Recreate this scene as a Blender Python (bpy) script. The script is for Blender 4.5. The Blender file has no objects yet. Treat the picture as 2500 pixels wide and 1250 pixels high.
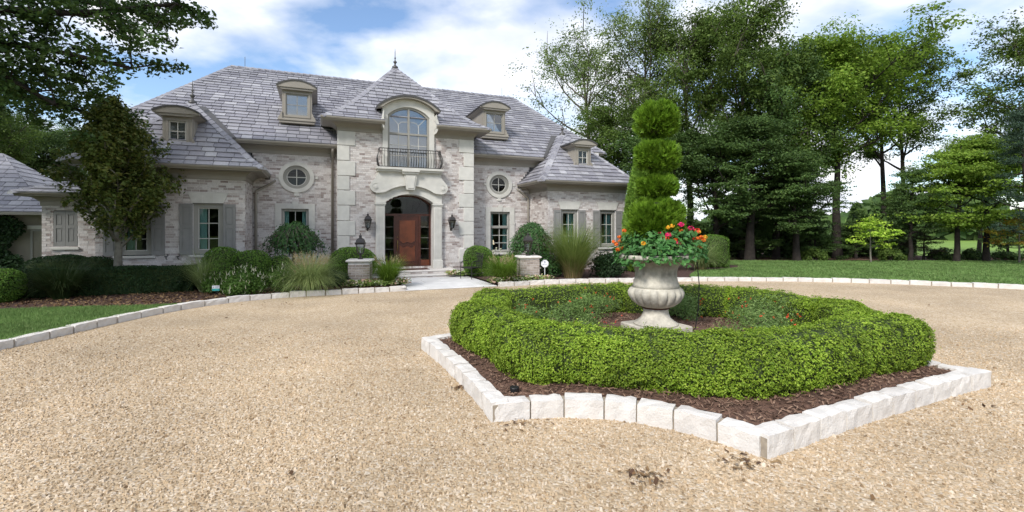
import bpy, math, random
import numpy as np
from mathutils import Vector, Matrix

# ------------------------------------------------------------------ camera, world, sun, exposure
S = bpy.context.scene
COL = S.collection
R = math.radians
CAM_H = 2.0
FPX, HORIZON, CXP = 1150.0, 557.0, 1250.0          # focal length and horizon read from the photograph (2500 px wide)
cd = bpy.data.cameras.new('camera')
cam = bpy.data.objects.new('camera', cd)
COL.objects.link(cam)
cam.location = (0, 0, CAM_H)
cam.rotation_euler = (R(90), 0, 0)
cd.sensor_width = 36.0
cd.lens = 36.0 * FPX / 2500.0
cd.shift_y = -(625.0 - HORIZON) / 2500.0
cd.clip_start = 0.05
cd.clip_end = 2000
S.camera = cam
S.view_settings.view_transform = 'Standard'
S.view_settings.look = 'None'
S.view_settings.exposure = 1.12
S.view_settings.gamma = 1.0
S.view_settings.use_curve_mapping = False
S.cycles.max_bounces = 8
S.cycles.transparent_max_bounces = 12

SUN_DIR = Vector((-0.40, -0.74, 0.74)).normalized()   # towards the sun
SUN_EL = math.asin(SUN_DIR.z)
SUN_ROT = math.atan2(SUN_DIR.x, SUN_DIR.y)
sl = bpy.data.lights.new('sun', 'SUN')
sl.energy = 2.0
sl.angle = R(14)
sl.color = (1.0, 0.965, 0.90)
sun = bpy.data.objects.new('sun', sl)
COL.objects.link(sun)
sun.rotation_euler = (-SUN_DIR).to_track_quat('-Z', 'Y').to_euler()

world = bpy.data.worlds.new('World')
S.world = world
world.use_nodes = True
wt = world.node_tree
for n in list(wt.nodes):
    wt.nodes.remove(n)
def wn(t, **kw):
    n = wt.nodes.new(t)
    for k, v in kw.items():
        setattr(n, k, v)
    return n
sky = wn('ShaderNodeTexSky', sky_type='NISHITA', sun_disc=False, sun_elevation=SUN_EL, sun_rotation=SUN_ROT)
sky.altitude = 50
sky.air_density = 1.0
sky.dust_density = 0.25
sky.ozone_density = 2.5
tc = wn('ShaderNodeTexCoord')
sep = wn('ShaderNodeSeparateXYZ')
wt.links.new(tc.outputs['Generated'], sep.inputs[0])
def wmath(op, a, b=None):
    n = wn('ShaderNodeMath', operation=op)
    for i, v in enumerate((a, b)):
        if v is None:
            continue
        if isinstance(v, (int, float)):
            n.inputs[i].default_value = v
        else:
            wt.links.new(v, n.inputs[i])
    return n.outputs[0]
zz = wmath('ADD', wmath('MAXIMUM', sep.outputs['Z'], 0.0), 0.22)
comb = wn('ShaderNodeCombineXYZ')
wt.links.new(wmath('DIVIDE', sep.outputs['X'], zz), comb.inputs[0])
wt.links.new(wmath('DIVIDE', sep.outputs['Y'], zz), comb.inputs[1])
comb.inputs[2].default_value = 11.3
cl1 = wn('ShaderNodeTexNoise')
cl1.inputs['Scale'].default_value = 1.5
cl1.inputs['Detail'].default_value = 9
cl1.inputs['Roughness'].default_value = 0.5
cl1.inputs['Distortion'].default_value = 0.15
wt.links.new(comb.outputs[0], cl1.inputs['Vector'])
cr = wn('ShaderNodeValToRGB')
cr.color_ramp.elements[0].position = 0.40
cr.color_ramp.elements[1].position = 0.56
wt.links.new(cl1.outputs['Fac'], cr.inputs[0])
cl2 = wn('ShaderNodeTexNoise')
cl2.inputs['Scale'].default_value = 2.1
cl2.inputs['Detail'].default_value = 5
wt.links.new(comb.outputs[0], cl2.inputs['Vector'])
cr2 = wn('ShaderNodeValToRGB')
cr2.color_ramp.elements[0].position = 0.32
cr2.color_ramp.elements[0].color = (4.2, 4.5, 5.2, 1)
cr2.color_ramp.elements[1].position = 0.62
cr2.color_ramp.elements[1].color = (6.5, 6.5, 6.55, 1)
wt.links.new(cl2.outputs['Fac'], cr2.inputs[0])
mixc = wn('ShaderNodeMix', data_type='RGBA')
wt.links.new(cr.outputs[0], mixc.inputs['Factor'])
wt.links.new(sky.outputs[0], mixc.inputs['A'])
wt.links.new(cr2.outputs[0], mixc.inputs['B'])
bg = wn('ShaderNodeBackground')
bg.inputs['Strength'].default_value = 0.10
wt.links.new(mixc.outputs['Result'], bg.inputs['Color'])
wo = wn('ShaderNodeOutputWorld')
wt.links.new(bg.outputs[0], wo.inputs[0])

rnd = random.Random(11)
rng = np.random.default_rng(11)

# ------------------------------------------------------------------ helpers
def G(px, py, z=0.0):
    """Ground point (x, y) seen at a photograph pixel, on the level z."""
    Y = (CAM_H - z) * FPX / (py - HORIZON)
    return ((px - CXP) / FPX * Y, Y)

def AT(px, Y):
    return ((px - CXP) / FPX * Y, Y)

HO = np.array([-4.36, 19.96])
HA = math.atan2(470, 1150)
HU = np.array([math.cos(HA), math.sin(HA)])
HV = np.array([-math.sin(HA), math.cos(HA)])

def W(u, v):
    """World (x, y) of a point in the house's own frame."""
    p = HO + u * HU + v * HV
    return (float(p[0]), float(p[1]))

def link(o, parent=None):
    COL.objects.link(o)
    if parent is not None:
        o.parent = parent
    return o

def tag(o, label=None, cat=None, group=None, kind=None):
    if label: o['label'] = label
    if cat: o['category'] = cat
    if group: o['group'] = group
    if kind: o['kind'] = kind
    return o

def empty(name, loc=(0, 0, 0), rz=0.0):
    o = bpy.data.objects.new(name, None)
    o.empty_display_size = 0.2
    o.location = loc
    o.rotation_euler = (0, 0, rz)
    return link(o)

def mesh_obj(name, verts, faces, mat, parent=None, smooth=False):
    me = bpy.data.meshes.new(name)
    me.from_pydata([tuple(map(float, v)) for v in verts], [], [tuple(int(i) for i in f) for f in faces])
    me.materials.append(mat)
    if smooth:
        me.polygons.foreach_set('use_smooth', [True] * len(me.polygons))
    me.update()
    return link(bpy.data.objects.new(name, me), parent)

def quads_mesh(name, V, Q, mats, midx=None, smooth=False):
    """Fast mesh from numpy: V (n,3), Q (m,k) faces all with k corners."""
    me = bpy.data.meshes.new(name)
    k = Q.shape[1]
    me.vertices.add(len(V))
    me.vertices.foreach_set('co', np.ascontiguousarray(V, dtype=np.float32).ravel())
    me.loops.add(Q.size)
    me.loops.foreach_set('vertex_index', np.ascontiguousarray(Q, dtype=np.int32).ravel())
    me.polygons.add(len(Q))
    me.polygons.foreach_set('loop_start', np.arange(0, Q.size, k, dtype=np.int32))
    if midx is not None:
        me.polygons.foreach_set('material_index', np.ascontiguousarray(midx, dtype=np.int32))
    me.polygons.foreach_set('use_smooth', np.full(len(Q), bool(smooth)))
    for m in (mats if isinstance(mats, (list, tuple)) else [mats]):
        me.materials.append(m)
    me.update(calc_edges=True)
    me.validate()
    return me

def quads_obj(name, V, Q, mats, parent=None, midx=None, smooth=False):
    return link(bpy.data.objects.new(name, quads_mesh(name, V, Q, mats, midx, smooth)), parent)

class MB:
    """Collects simple solids into one mesh."""
    def __init__(s):
        s.v = []; s.f = []
    def add(s, v, f):
        b = len(s.v)
        s.v += [tuple(p) for p in v]
        s.f += [tuple(i + b for i in q) for q in f]
        return s
    def box(s, x0, x1, y0, y1, z0, z1):
        v = [(x0,y0,z0),(x1,y0,z0),(x1,y1,z0),(x0,y1,z0),(x0,y0,z1),(x1,y0,z1),(x1,y1,z1),(x0,y1,z1)]
        return s.add(v, [(0,3,2,1),(4,5,6,7),(0,1,5,4),(1,2,6,5),(2,3,7,6),(3,0,4,7)])
    def bbox(s, x0, x1, y0, y1, z0, z1, b=0.01):
        """Box whose upright and upper edges are chamfered."""
        b = min(b, (x1-x0)*.45, (y1-y0)*.45, (z1-z0)*.45)
        def ring(i, z):
            X0, X1, Y0, Y1 = x0+i, x1-i, y0+i, y1-i
            c = b
            return [(X0+c,Y0,z),(X1-c,Y0,z),(X1,Y0+c,z),(X1,Y1-c,z),(X1-c,Y1,z),(X0+c,Y1,z),(X0,Y1-c,z),(X0,Y0+c,z)]
        r = [ring(b*.7, z0), ring(0, z0+b), ring(0, z1-b), ring(b*.7, z1)]
        v = [p for q in r for p in q]
        f = [tuple(range(7,-1,-1)), tuple(range(24,32))]
        for k in range(3):
            for i in range(8):
                j = (i+1) % 8
                f.append((k*8+i, k*8+j, k*8+8+j, k*8+8+i))
        return s.add(v, f)
    def prism(s, poly, y0, y1):
        """Polygon in x,z extruded along y."""
        n = len(poly)
        v = [(p[0], y0, p[1]) for p in poly] + [(p[0], y1, p[1]) for p in poly]
        f = [tuple(range(n)), tuple(range(2*n-1, n-1, -1))]
        for i in range(n):
            j = (i+1) % n
            f.append((i, n+i, n+j, j))
        return s.add(v, f)
    def slab(s, poly, z0, z1):
        n = len(poly)
        v = [(p[0], p[1], z0) for p in poly] + [(p[0], p[1], z1) for p in poly]
        f = [tuple(range(n-1,-1,-1)), tuple(range(n, 2*n))]
        for i in range(n):
            j = (i+1) % n
            f.append((i, j, n+j, n+i))
        return s.add(v, f)
    def tube(s, pts, rad, n=6, cap=True):
        P = [Vector(p) for p in pts]
        if not isinstance(rad, (list, tuple)):
            rad = [rad] * len(P)
        v = []; f = []
        ref = None
        for i, p in enumerate(P):
            d = (P[min(i+1, len(P)-1)] - P[max(i-1, 0)])
            d = d.normalized() if d.length > 1e-9 else Vector((0,0,1))
            if ref is None:
                ref = Vector((1,0,0)) if abs(d.x) < .8 else Vector((0,1,0))
            a = (ref - d * ref.dot(d)).normalized()
            ref = a
            b = d.cross(a)
            for k in range(n):
                t = 2*math.pi*k/n
                v.append(p + (a*math.cos(t) + b*math.sin(t)) * rad[i])
        for i in range(len(P)-1):
            for k in range(n):
                j = (k+1) % n
                f.append((i*n+k, i*n+j, (i+1)*n+j, (i+1)*n+k))
        if cap:
            f.append(tuple(range(n-1,-1,-1)))
            f.append(tuple((len(P)-1)*n+k for k in range(n)))
        return s.add(v, f)
    def lathe(s, prof, n=24, c=(0,0,0), lobes=None):
        """Profile of (radius, z) turned about the upright through c."""
        v = []; f = []
        for i, (r, z) in enumerate(prof):
            for k in range(n):
                t = 2*math.pi*k/n
                rr = r * (lobes(i, t) if lobes else 1.0)
                v.append((c[0]+rr*math.cos(t), c[1]+rr*math.sin(t), c[2]+z))
        for i in range(len(prof)-1):
            for k in range(n):
                j = (k+1) % n
                f.append((i*n+k, i*n+j, (i+1)*n+j, (i+1)*n+k))
        f.append(tuple(range(n-1,-1,-1)))
        f.append(tuple((len(prof)-1)*n+k for k in range(n)))
        return s.add(v, f)
    def build(s, name, mat, parent=None, smooth=False):
        return mesh_obj(name, s.v, s.f, mat, parent, smooth)

def copy_tree(o, parent=None):
    c = o.copy()
    link(c, parent)
    for ch in list(o.children):
        copy_tree(ch, c)
    return c

# ------------------------------------------------------------------ materials
def material(name, ramp, rough=0.8, noise=None, bump=None, translucent=0.0, spec=0.3, metal=0.0, noise2=None, interp='LINEAR'):
    """Colour picked per piece (island or object) from a ramp, then varied by world-space noise."""
    m = bpy.data.materials.new(name)
    m.use_nodes = True
    t = m.node_tree
    N = t.nodes; L = t.links
    for n in list(N): N.remove(n)
    out = N.new('ShaderNodeOutputMaterial')
    bs = N.new('ShaderNodeBsdfPrincipled')
    bs.inputs['Roughness'].default_value = rough
    bs.inputs['Specular IOR Level'].default_value = spec
    bs.inputs['Metallic'].default_value = metal
    geo = N.new('ShaderNodeNewGeometry')
    if len(ramp) == 1:
        rgb = N.new('ShaderNodeRGB'); rgb.outputs[0].default_value = (*ramp[0], 1); col = rgb.outputs[0]
    else:
        oi = N.new('ShaderNodeObjectInfo')
        ad = N.new('ShaderNodeMath'); ad.operation = 'ADD'
        L.new(geo.outputs['Random Per Island'], ad.inputs[0]); L.new(oi.outputs['Random'], ad.inputs[1])
        fr = N.new('ShaderNodeMath'); fr.operation = 'FRACT'; L.new(ad.outputs[0], fr.inputs[0])
        cr = N.new('ShaderNodeValToRGB'); L.new(fr.outputs[0], cr.inputs[0])
        cr.color_ramp.interpolation = interp
        el = cr.color_ramp.elements
        while len(el) < len(ramp): el.new(0.5)
        for i, c in enumerate(ramp):
            if len(c) == 4: el[i].position = c[0]; el[i].color = (*c[1:], 1)
            else: el[i].position = i / (len(ramp) - 1); el[i].color = (*c, 1)
        col = cr.outputs[0]
    for nz in (noise, noise2):
        if nz is None: continue
        sc, lo, hi = nz[:3]
        tint = nz[3] if len(nz) > 3 else None
        tx = N.new('ShaderNodeTexNoise'); tx.inputs['Scale'].default_value = sc; tx.inputs['Detail'].default_value = 4
        L.new(geo.outputs['Position'], tx.inputs['Vector'])
        mr = N.new('ShaderNodeMapRange')
        mr.inputs['From Min'].default_value = 0.3; mr.inputs['From Max'].default_value = 0.7
        mr.inputs['To Min'].default_value = lo; mr.inputs['To Max'].default_value = hi
        L.new(tx.outputs['Fac'], mr.inputs['Value'])
        mx = N.new('ShaderNodeMix'); mx.data_type = 'RGBA'
        if tint is None:
            mx.blend_type = 'MULTIPLY'; mx.inputs['Factor'].default_value = 1.0
            L.new(col, mx.inputs['A']); L.new(mr.outputs[0], mx.inputs['B'])
        else:
            L.new(mr.outputs[0], mx.inputs['Factor']); L.new(col, mx.inputs['A']); mx.inputs['B'].default_value = (*tint, 1)
        col = mx.outputs['Result']
    L.new(col, bs.inputs['Base Color'])
    if bump:
        bt = N.new('ShaderNodeTexNoise'); bt.inputs['Scale'].default_value = bump[0]; bt.inputs['Detail'].default_value = 5
        L.new(geo.outputs['Position'], bt.inputs['Vector'])
        bn = N.new('ShaderNodeBump'); bn.inputs['Strength'].default_value = bump[1]; bn.inputs['Distance'].default_value = bump[2] if len(bump) > 2 else 0.02
        L.new(bt.outputs['Fac'], bn.inputs['Height']); L.new(bn.outputs[0], bs.inputs['Normal'])
    if translucent > 0:
        tr = N.new('ShaderNodeBsdfTranslucent'); L.new(col, tr.inputs['Color'])
        ms = N.new('ShaderNodeMixShader'); ms.inputs[0].default_value = translucent
        L.new(bs.outputs[0], ms.inputs[1]); L.new(tr.outputs[0], ms.inputs[2]); L.new(ms.outputs[0], out.inputs[0])
    else:
        L.new(bs.outputs[0], out.inputs[0])
    return m

def leafmat(name, a, b, c, trans=0.3, rough=0.55, noise=(0.9, 0.75, 1.2), spec=0.25):
    return material(name, [a, b, c], rough=rough, noise=noise, translucent=trans, spec=spec)

M = {}
M['brick'] = material('whitewashed_brick', [(0.0,.64,.60,.58),(.34,.60,.555,.53),(.42,.45,.39,.365),(.52,.60,.56,.535),(.66,.32,.26,.24),(.74,.56,.51,.485),(.86,.39,.33,.305),(.94,.26,.205,.19),(1.0,.62,.58,.555)],
                      rough=.9, noise=(1.7, -.3, .5, (.66,.63,.61)), noise2=(26, .80, 1.1), bump=(60,.5,.006))
M['pier_brick'] = material('taupe_pier_brick', [(0,.30,.25,.22),(.3,.38,.325,.285),(.55,.22,.18,.155),(.8,.34,.29,.255),(1,.45,.40,.36)], rough=.9, noise=(9,-.2,.2,(.56,.53,.505)), noise2=(30,.8,1.1), bump=(60,.5,.006))
M['mortar'] = material('pale_mortar', [(.64,.615,.595)], rough=.95, noise=(9, .85, 1.08), bump=(90,.4,.004))
M['stone'] = material('cast_stone_trim', [(.55,.535,.495)], rough=.85, noise=(3.5, .90, 1.06), bump=(120,.15,.003))
M['quoin'] = material('cast_stone_quoin', [(.52,.51,.475),(.57,.555,.515),(.54,.525,.49)], rough=.85, noise=(4, .90, 1.06), bump=(120,.15,.003))
M['trim'] = material('taupe_painted_trim', [(0.2765,0.2522,0.216)], rough=.5, noise=(2, .93, 1.05))
M['window'] = material('warm_grey_window_paint', [(0.2678,0.2592,0.2333)], rough=.45, noise=(3, .95, 1.04))
M['muntin'] = material('pale_glazing_bar_paint', [(.47,.46,.42)], rough=.45)
M['shutter'] = material('grey_shutter_paint', [(.215,.212,.205),(.235,.23,.22)], rough=.5, noise=(5, .93, 1.05))
M['slate'] = material('weathered_slate', [(0,.27,.265,.29),(.22,.215,.21,.237),(.45,.30,.295,.318),(.65,.18,.175,.202),(.82,.26,.255,.28),(1,.37,.365,.385)],
                      rough=.48, noise=(.55, .85, 1.13), noise2=(18, .85, 1.1), bump=(30,.35,.008), spec=.45)
M['slate_under'] = material('slate_underlay', [(.045,.045,.055)], rough=.7)
M['lead'] = material('dark_lead_flashing', [(.06,.057,.056)], rough=.45, noise=(6,.8,1.15), spec=.5)
M['iron'] = material('black_iron', [(.017,.015,.014)], rough=.45, spec=.5)
M['bronze'] = material('dark_lantern_metal', [(.028,.024,.022)], rough=.4, spec=.5)
M['wood'] = material('mahogany', [(.058,.0125,.0055)], rough=.35, noise=(5, .7, 1.25), spec=.5)
M['wood_panel'] = material('mahogany_panel', [(.125,.032,.0115)], rough=.32, noise=(4, .7, 1.25), spec=.5)
M['brass'] = material('aged_brass', [(0.3025,0.22,0.088)], rough=.3, metal=1.0)
M['curtain'] = material('teal_curtain', [(.30,.52,.48)], rough=.9)
M['blind'] = material('pale_window_blind', [(0.676,0.728,0.78)], rough=.8)
M['slat'] = material('dark_blind', [(0.065,0.065,0.065)], rough=.8)
M['interior'] = material('dim_interior', [(.10,.09,.08)], rough=.9)
M['kerb'] = material('limestone_kerb', [(0.6148,0.583,0.5459),(0.6678,0.636,0.5989),(0.583,0.5565,0.53)], rough=.9, noise=(7, .86, 1.06), noise2=(2.3, -.15, .35, (0.53,0.477,0.424)), bump=(45,.6,.012))
M['paving'] = material('pale_bluestone_slab', [(0.598,0.5915,0.585),(0.65,0.637,0.624),(0.572,0.5655,0.559)], rough=.75, noise=(2.5, .90, 1.08), bump=(40,.2,.004))
M['mulch'] = material('bark_mulch', [(0.1381,0.078,0.05525)], rough=.95, noise=(14, .45, 1.5), noise2=(1.2,.8,1.2), bump=(55,1.0,.03))
M['mulch_dark'] = material('dark_bark_mulch', [(0.075,0.0425,0.035)], rough=.95, noise=(12, .5, 1.5), bump=(55,1.0,.03))
M['chip'] = material('bark_chip', [(0.0625,0.035,0.025),(0.1625,0.09375,0.0625),(0.275,0.1812,0.125),(0.1125,0.0625,0.04375)], rough=.9)
M['litter'] = material('dry_leaf_litter', [(0.0375,0.021,0.015),(0.15,0.0825,0.0375),(0.225,0.15,0.075),(0.0675,0.03375,0.0225)], rough=.9)
M['grass_ground'] = material('lawn_soil_green', [(0.0585,0.0975,0.0273)], rough=.95, noise=(3, .8, 1.2), bump=(80,.6,.02))
M['field'] = material('sunlit_tone_grass', [(0.1495,0.2405,0.0416)], rough=.95, noise=(.15, .8, 1.2))  # brighter green: sunlight on the far grass put into the colour
M['blade'] = material('lawn_blade', [(0.1148,0.2025,0.054),(0.1485,0.2497,0.0675),(0.1283,0.2228,0.0567),(0.2025,0.2767,0.0945)], rough=.7, noise=(.8,.8,1.25), translucent=.3)
M['bark'] = material('grey_brown_bark', [(0.1148,0.0972,0.0783)], rough=.95, noise=(6, .65, 1.35), bump=(25,.9,.03))
M['bark_pale'] = material('pale_smooth_bark', [(0.1674,0.155,0.124)], rough=.9, noise=(8, .75, 1.2), bump=(30,.4,.01))
M['bark_dark'] = material('dark_bark', [(0.0279,0.02232,0.0186)], rough=.95, noise=(6, .65, 1.35), bump=(25,.9,.03))
M['l_box'] = leafmat('boxwood_leaf', (0.1242,0.216,0.01512), (0.2214,0.3402,0.02808), (0.3564,0.4752,0.0594), noise=(1.5,.62,1.22))
M['l_boxcore'] = material('boxwood_shade_core', [(0.0324,0.0486,0.01296)], rough=.95, noise=(30,.5,1.4))  # dark fill colour stands for the shade between the leaves
M['l_dome'] = leafmat('clipped_shrub_leaf', (0.0588,0.1372,0.0168), (0.1092,0.217,0.028), (0.175,0.301,0.0476))
M['l_dark'] = leafmat('deep_green_leaf', (0.012,0.034,0.01), (0.02,0.05,0.014), (0.034,0.072,0.02))
M['l_tree'] = leafmat('tree_leaf', (0.06243,0.1098,0.02153), (0.09899,0.1594,0.03014), (0.1561,0.2207,0.04844), trans=.46, noise=(.35,.6,1.35))
M['l_tree2'] = leafmat('oak_leaf', (0.1142,0.1713,0.04759), (0.1666,0.2347,0.06662), (0.2459,0.3172,0.1046), trans=.46, noise=(.35,.65,1.3))
M['l_deep'] = leafmat('shady_tree_leaf', (0.04514,0.09026,0.02389), (0.07166,0.1302,0.03186), (0.1168,0.1831,0.04778), trans=.35, noise=(.35,.6,1.35))
M['l_maple'] = leafmat('maple_leaf', (0.1228,0.2184,0.02455), (0.1842,0.2933,0.03547), (0.2797,0.3888,0.0573), trans=.46, noise=(.5,.7,1.3))
M['l_young'] = leafmat('young_maple_leaf', (0.2822,0.4703,0.04703), (0.4138,0.6019,0.06583), (0.5642,0.7148,0.1129), trans=.4)
M['l_rust'] = leafmat('turning_maple_leaf', (0.324,0.3564,0.0486), (0.486,0.4536,0.0648), (0.486,0.2268,0.0486), trans=.4)
M['l_pine'] = leafmat('pine_needle', (0.0255,0.0527,0.0306), (0.0408,0.0748,0.0442), (0.0595,0.1003,0.0595), trans=.15)
M['l_hemlock'] = leafmat('dead_needle', (0.0425,0.0323,0.0187), (0.06375,0.0493,0.0289), (0.04675,0.0527,0.0255), trans=.1)
M['l_hornbeam'] = leafmat('hornbeam_leaf', (0.07,0.1015,0.021), (0.1085,0.1505,0.0315), (0.1838,0.1838,0.0455), trans=.3)
M['l_over'] = leafmat('overhanging_leaf', (0.03126,0.06821,0.01705), (0.04831,0.0938,0.02274), (0.07812,0.1279,0.0341), trans=.25)
M['l_thuja'] = leafmat('thuja_spray', (0.07788,0.1603,0.011), (0.1191,0.2246,0.01466), (0.1786,0.3024,0.02566), trans=.25, noise=(6,.75,1.2))
M['l_arb'] = leafmat('arborvitae_spray', (0.1037,0.2073,0.03016), (0.1602,0.2828,0.04147), (0.245,0.377,0.06409), trans=.25)
M['l_weep'] = leafmat('weeping_leaf', (0.03024,0.08736,0.02352), (0.0504,0.1243,0.0336), (0.0924,0.1848,0.05712), trans=.25)
M['l_lantana'] = leafmat('lantana_leaf', (0.042,0.138,0.0312), (0.072,0.198,0.048), (0.126,0.282,0.09), trans=.3, rough=.45)
M['l_shrub'] = leafmat('flowering_shrub_leaf', (0.052,0.1144,0.0182), (0.0832,0.1664,0.026), (0.13,0.2275,0.0442), trans=.3)
M['l_begonia'] = leafmat('begonia_leaf', (0.12,0.204,0.036), (0.216,0.312,0.072), (0.336,0.396,0.12), trans=.3)
M['g_bright'] = leafmat('bright_grass_blade', (0.09775,0.1898,0.0184), (0.1495,0.2587,0.0253), (0.23,0.345,0.0575), trans=.4)
M['g_mid'] = leafmat('feather_grass_blade', (.11,.17,.035), (.165,.235,.055), (.25,.31,.09), trans=.4)
M['l_feather'] = leafmat('feathery_leaf', (0.1063,0.1875,0.04375), (0.1625,0.2625,0.06875), (0.25,0.35,0.1125), trans=.35)
M['g_pale'] = leafmat('pale_grass_blade', (0.1725,0.2444,0.07906), (0.2587,0.3377,0.1222), (0.3881,0.46,0.2013), trans=.4)
M['g_dark'] = leafmat('dim_grass_blade', (.020,.042,.012), (.032,.060,.016), (.055,.070,.024), trans=.3)
M['g_straw'] = leafmat('straw_stem', (.20,.15,.065), (.28,.215,.10), (.38,.31,.16), trans=.3)
M['plume'] = leafmat('grass_plume', (.46,.36,.21), (.54,.44,.28), (.40,.27,.14), trans=.4)
M['f_orange'] = material('orange_petal', [(.75,.13,.015),(.80,.22,.03),(.70,.09,.02)], rough=.6, translucent=.25)
M['f_pink'] = material('magenta_petal', [(.70,.02,.14),(.80,.03,.20),(.62,.02,.06)], rough=.6, translucent=.25)
M['f_yellow'] = material('yellow_petal', [(.85,.38,.02),(.80,.50,.04)], rough=.6, translucent=.25)
M['f_red'] = material('red_petal', [(.75,.05,.02),(.80,.11,.04),(.65,.04,.03)], rough=.6, translucent=.25)
M['f_white'] = material('cream_flower', [(.55,.55,.38),(.62,.62,.46)], rough=.7, translucent=.25)
M['f_blush'] = material('blush_flower', [(.62,.40,.32),(.70,.55,.42),(.55,.30,.24)], rough=.7, translucent=.25)
M['urn'] = material('weathered_cast_stone', [(.54,.50,.42)], rough=.9, noise=(3.2, -.25, .75, (.20,.185,.16)), noise2=(22, .85, 1.1), bump=(60,.4,.008))
def urn_mat():
    m = material('stained_cast_stone', [(.54,.50,.42)], rough=.9, noise=(3.2,-.25,.7,(.24,.22,.19)), noise2=(22,.85,1.1), bump=(60,.4,.008))
    t = m.node_tree; N = t.nodes; L = t.links
    bs = [n for n in N if n.type == 'BSDF_PRINCIPLED'][0]
    src = bs.inputs['Base Color'].links[0].from_socket
    tc_ = N.new('ShaderNodeTexCoord'); sp_ = N.new('ShaderNodeSeparateXYZ'); L.new(tc_.outputs['Object'], sp_.inputs[0])
    cr_ = N.new('ShaderNodeValToRGB'); L.new(sp_.outputs['Z'], cr_.inputs[0])
    el = cr_.color_ramp.elements; el[0].position = .84; el[0].color = (0,0,0,1); el[1].position = .93; el[1].color = (1,1,1,1)
    e2 = el.new(1.0); e2.color = (.5,.5,.5,1)
    mp = N.new('ShaderNodeMapping'); mp.inputs['Scale'].default_value = (5,5,1.1); L.new(tc_.outputs['Object'], mp.inputs[0])
    nz = N.new('ShaderNodeTexNoise'); nz.inputs['Scale'].default_value = 1.6; nz.inputs['Detail'].default_value = 6; L.new(mp.outputs[0], nz.inputs['Vector'])
    mr = N.new('ShaderNodeMapRange'); mr.inputs['From Min'].default_value = .42; mr.inputs['From Max'].default_value = .66; mr.inputs['To Max'].default_value = .85
    L.new(nz.outputs['Fac'], mr.inputs['Value'])
    mu = N.new('ShaderNodeMath'); mu.operation = 'MULTIPLY'; L.new(cr_.outputs[0], mu.inputs[0]); L.new(mr.outputs[0], mu.inputs[1])
    mx = N.new('ShaderNodeMix'); mx.data_type = 'RGBA'; L.new(mu.outputs[0], mx.inputs['Factor']); L.new(src, mx.inputs['A']); mx.inputs['B'].default_value = (.11,.105,.095,1)
    L.new(mx.outputs['Result'], bs.inputs['Base Color'])
    return m
M['urn_neck'] = urn_mat()
M['white'] = material('white_enamel', [(.75,.76,.78)], rough=.4)
M['ink'] = material('grey_blue_print', [(.22,.25,.34)], rough=.6)
M['teal'] = material('teal_print', [(.05,.36,.34)], rough=.5)
M['black'] = material('black_plastic', [(.012,.012,.013)], rough=.5)
M['bluegrey'] = material('blue_grey_metal', [(.28,.34,.42)], rough=.4)

def glass_mat(name, tint, refl):
    m = bpy.data.materials.new(name); m.use_nodes = True
    t = m.node_tree
    for n in list(t.nodes): t.nodes.remove(n)
    out = t.nodes.new('ShaderNodeOutputMaterial')
    tr = t.nodes.new('ShaderNodeBsdfTransparent'); tr.inputs[0].default_value = (*tint, 1)
    gl = t.nodes.new('ShaderNodeBsdfGlossy'); gl.inputs['Roughness'].default_value = .01
    fr = t.nodes.new('ShaderNodeFresnel'); fr.inputs['IOR'].default_value = refl
    mx = t.nodes.new('ShaderNodeMixShader')
    t.links.new(fr.outputs[0], mx.inputs[0]); t.links.new(tr.outputs[0], mx.inputs[1]); t.links.new(gl.outputs[0], mx.inputs[2])
    t.links.new(mx.outputs[0], out.inputs[0])
    return m
M['glass'] = glass_mat('window_glass', (.88,.90,.90), 1.33)
M['glass_sky'] = glass_mat('coated_window_glass', (.85,.88,.90), 2.5)
M['lantern_glass'] = glass_mat('lantern_glass', (.85,.87,.88), 1.5)
def emit_mat(name, col, s):
    m = bpy.data.materials.new(name); m.use_nodes = True
    t = m.node_tree
    b = t.nodes['Principled BSDF']
    b.inputs['Base Color'].default_value = (.7,.62,.5,1)
    b.inputs['Emission Color'].default_value = (*col, 1); b.inputs['Emission Strength'].default_value = s
    return m
M['lampshade'] = emit_mat('lit_lampshade', (1,.80,.52), .55)

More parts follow.
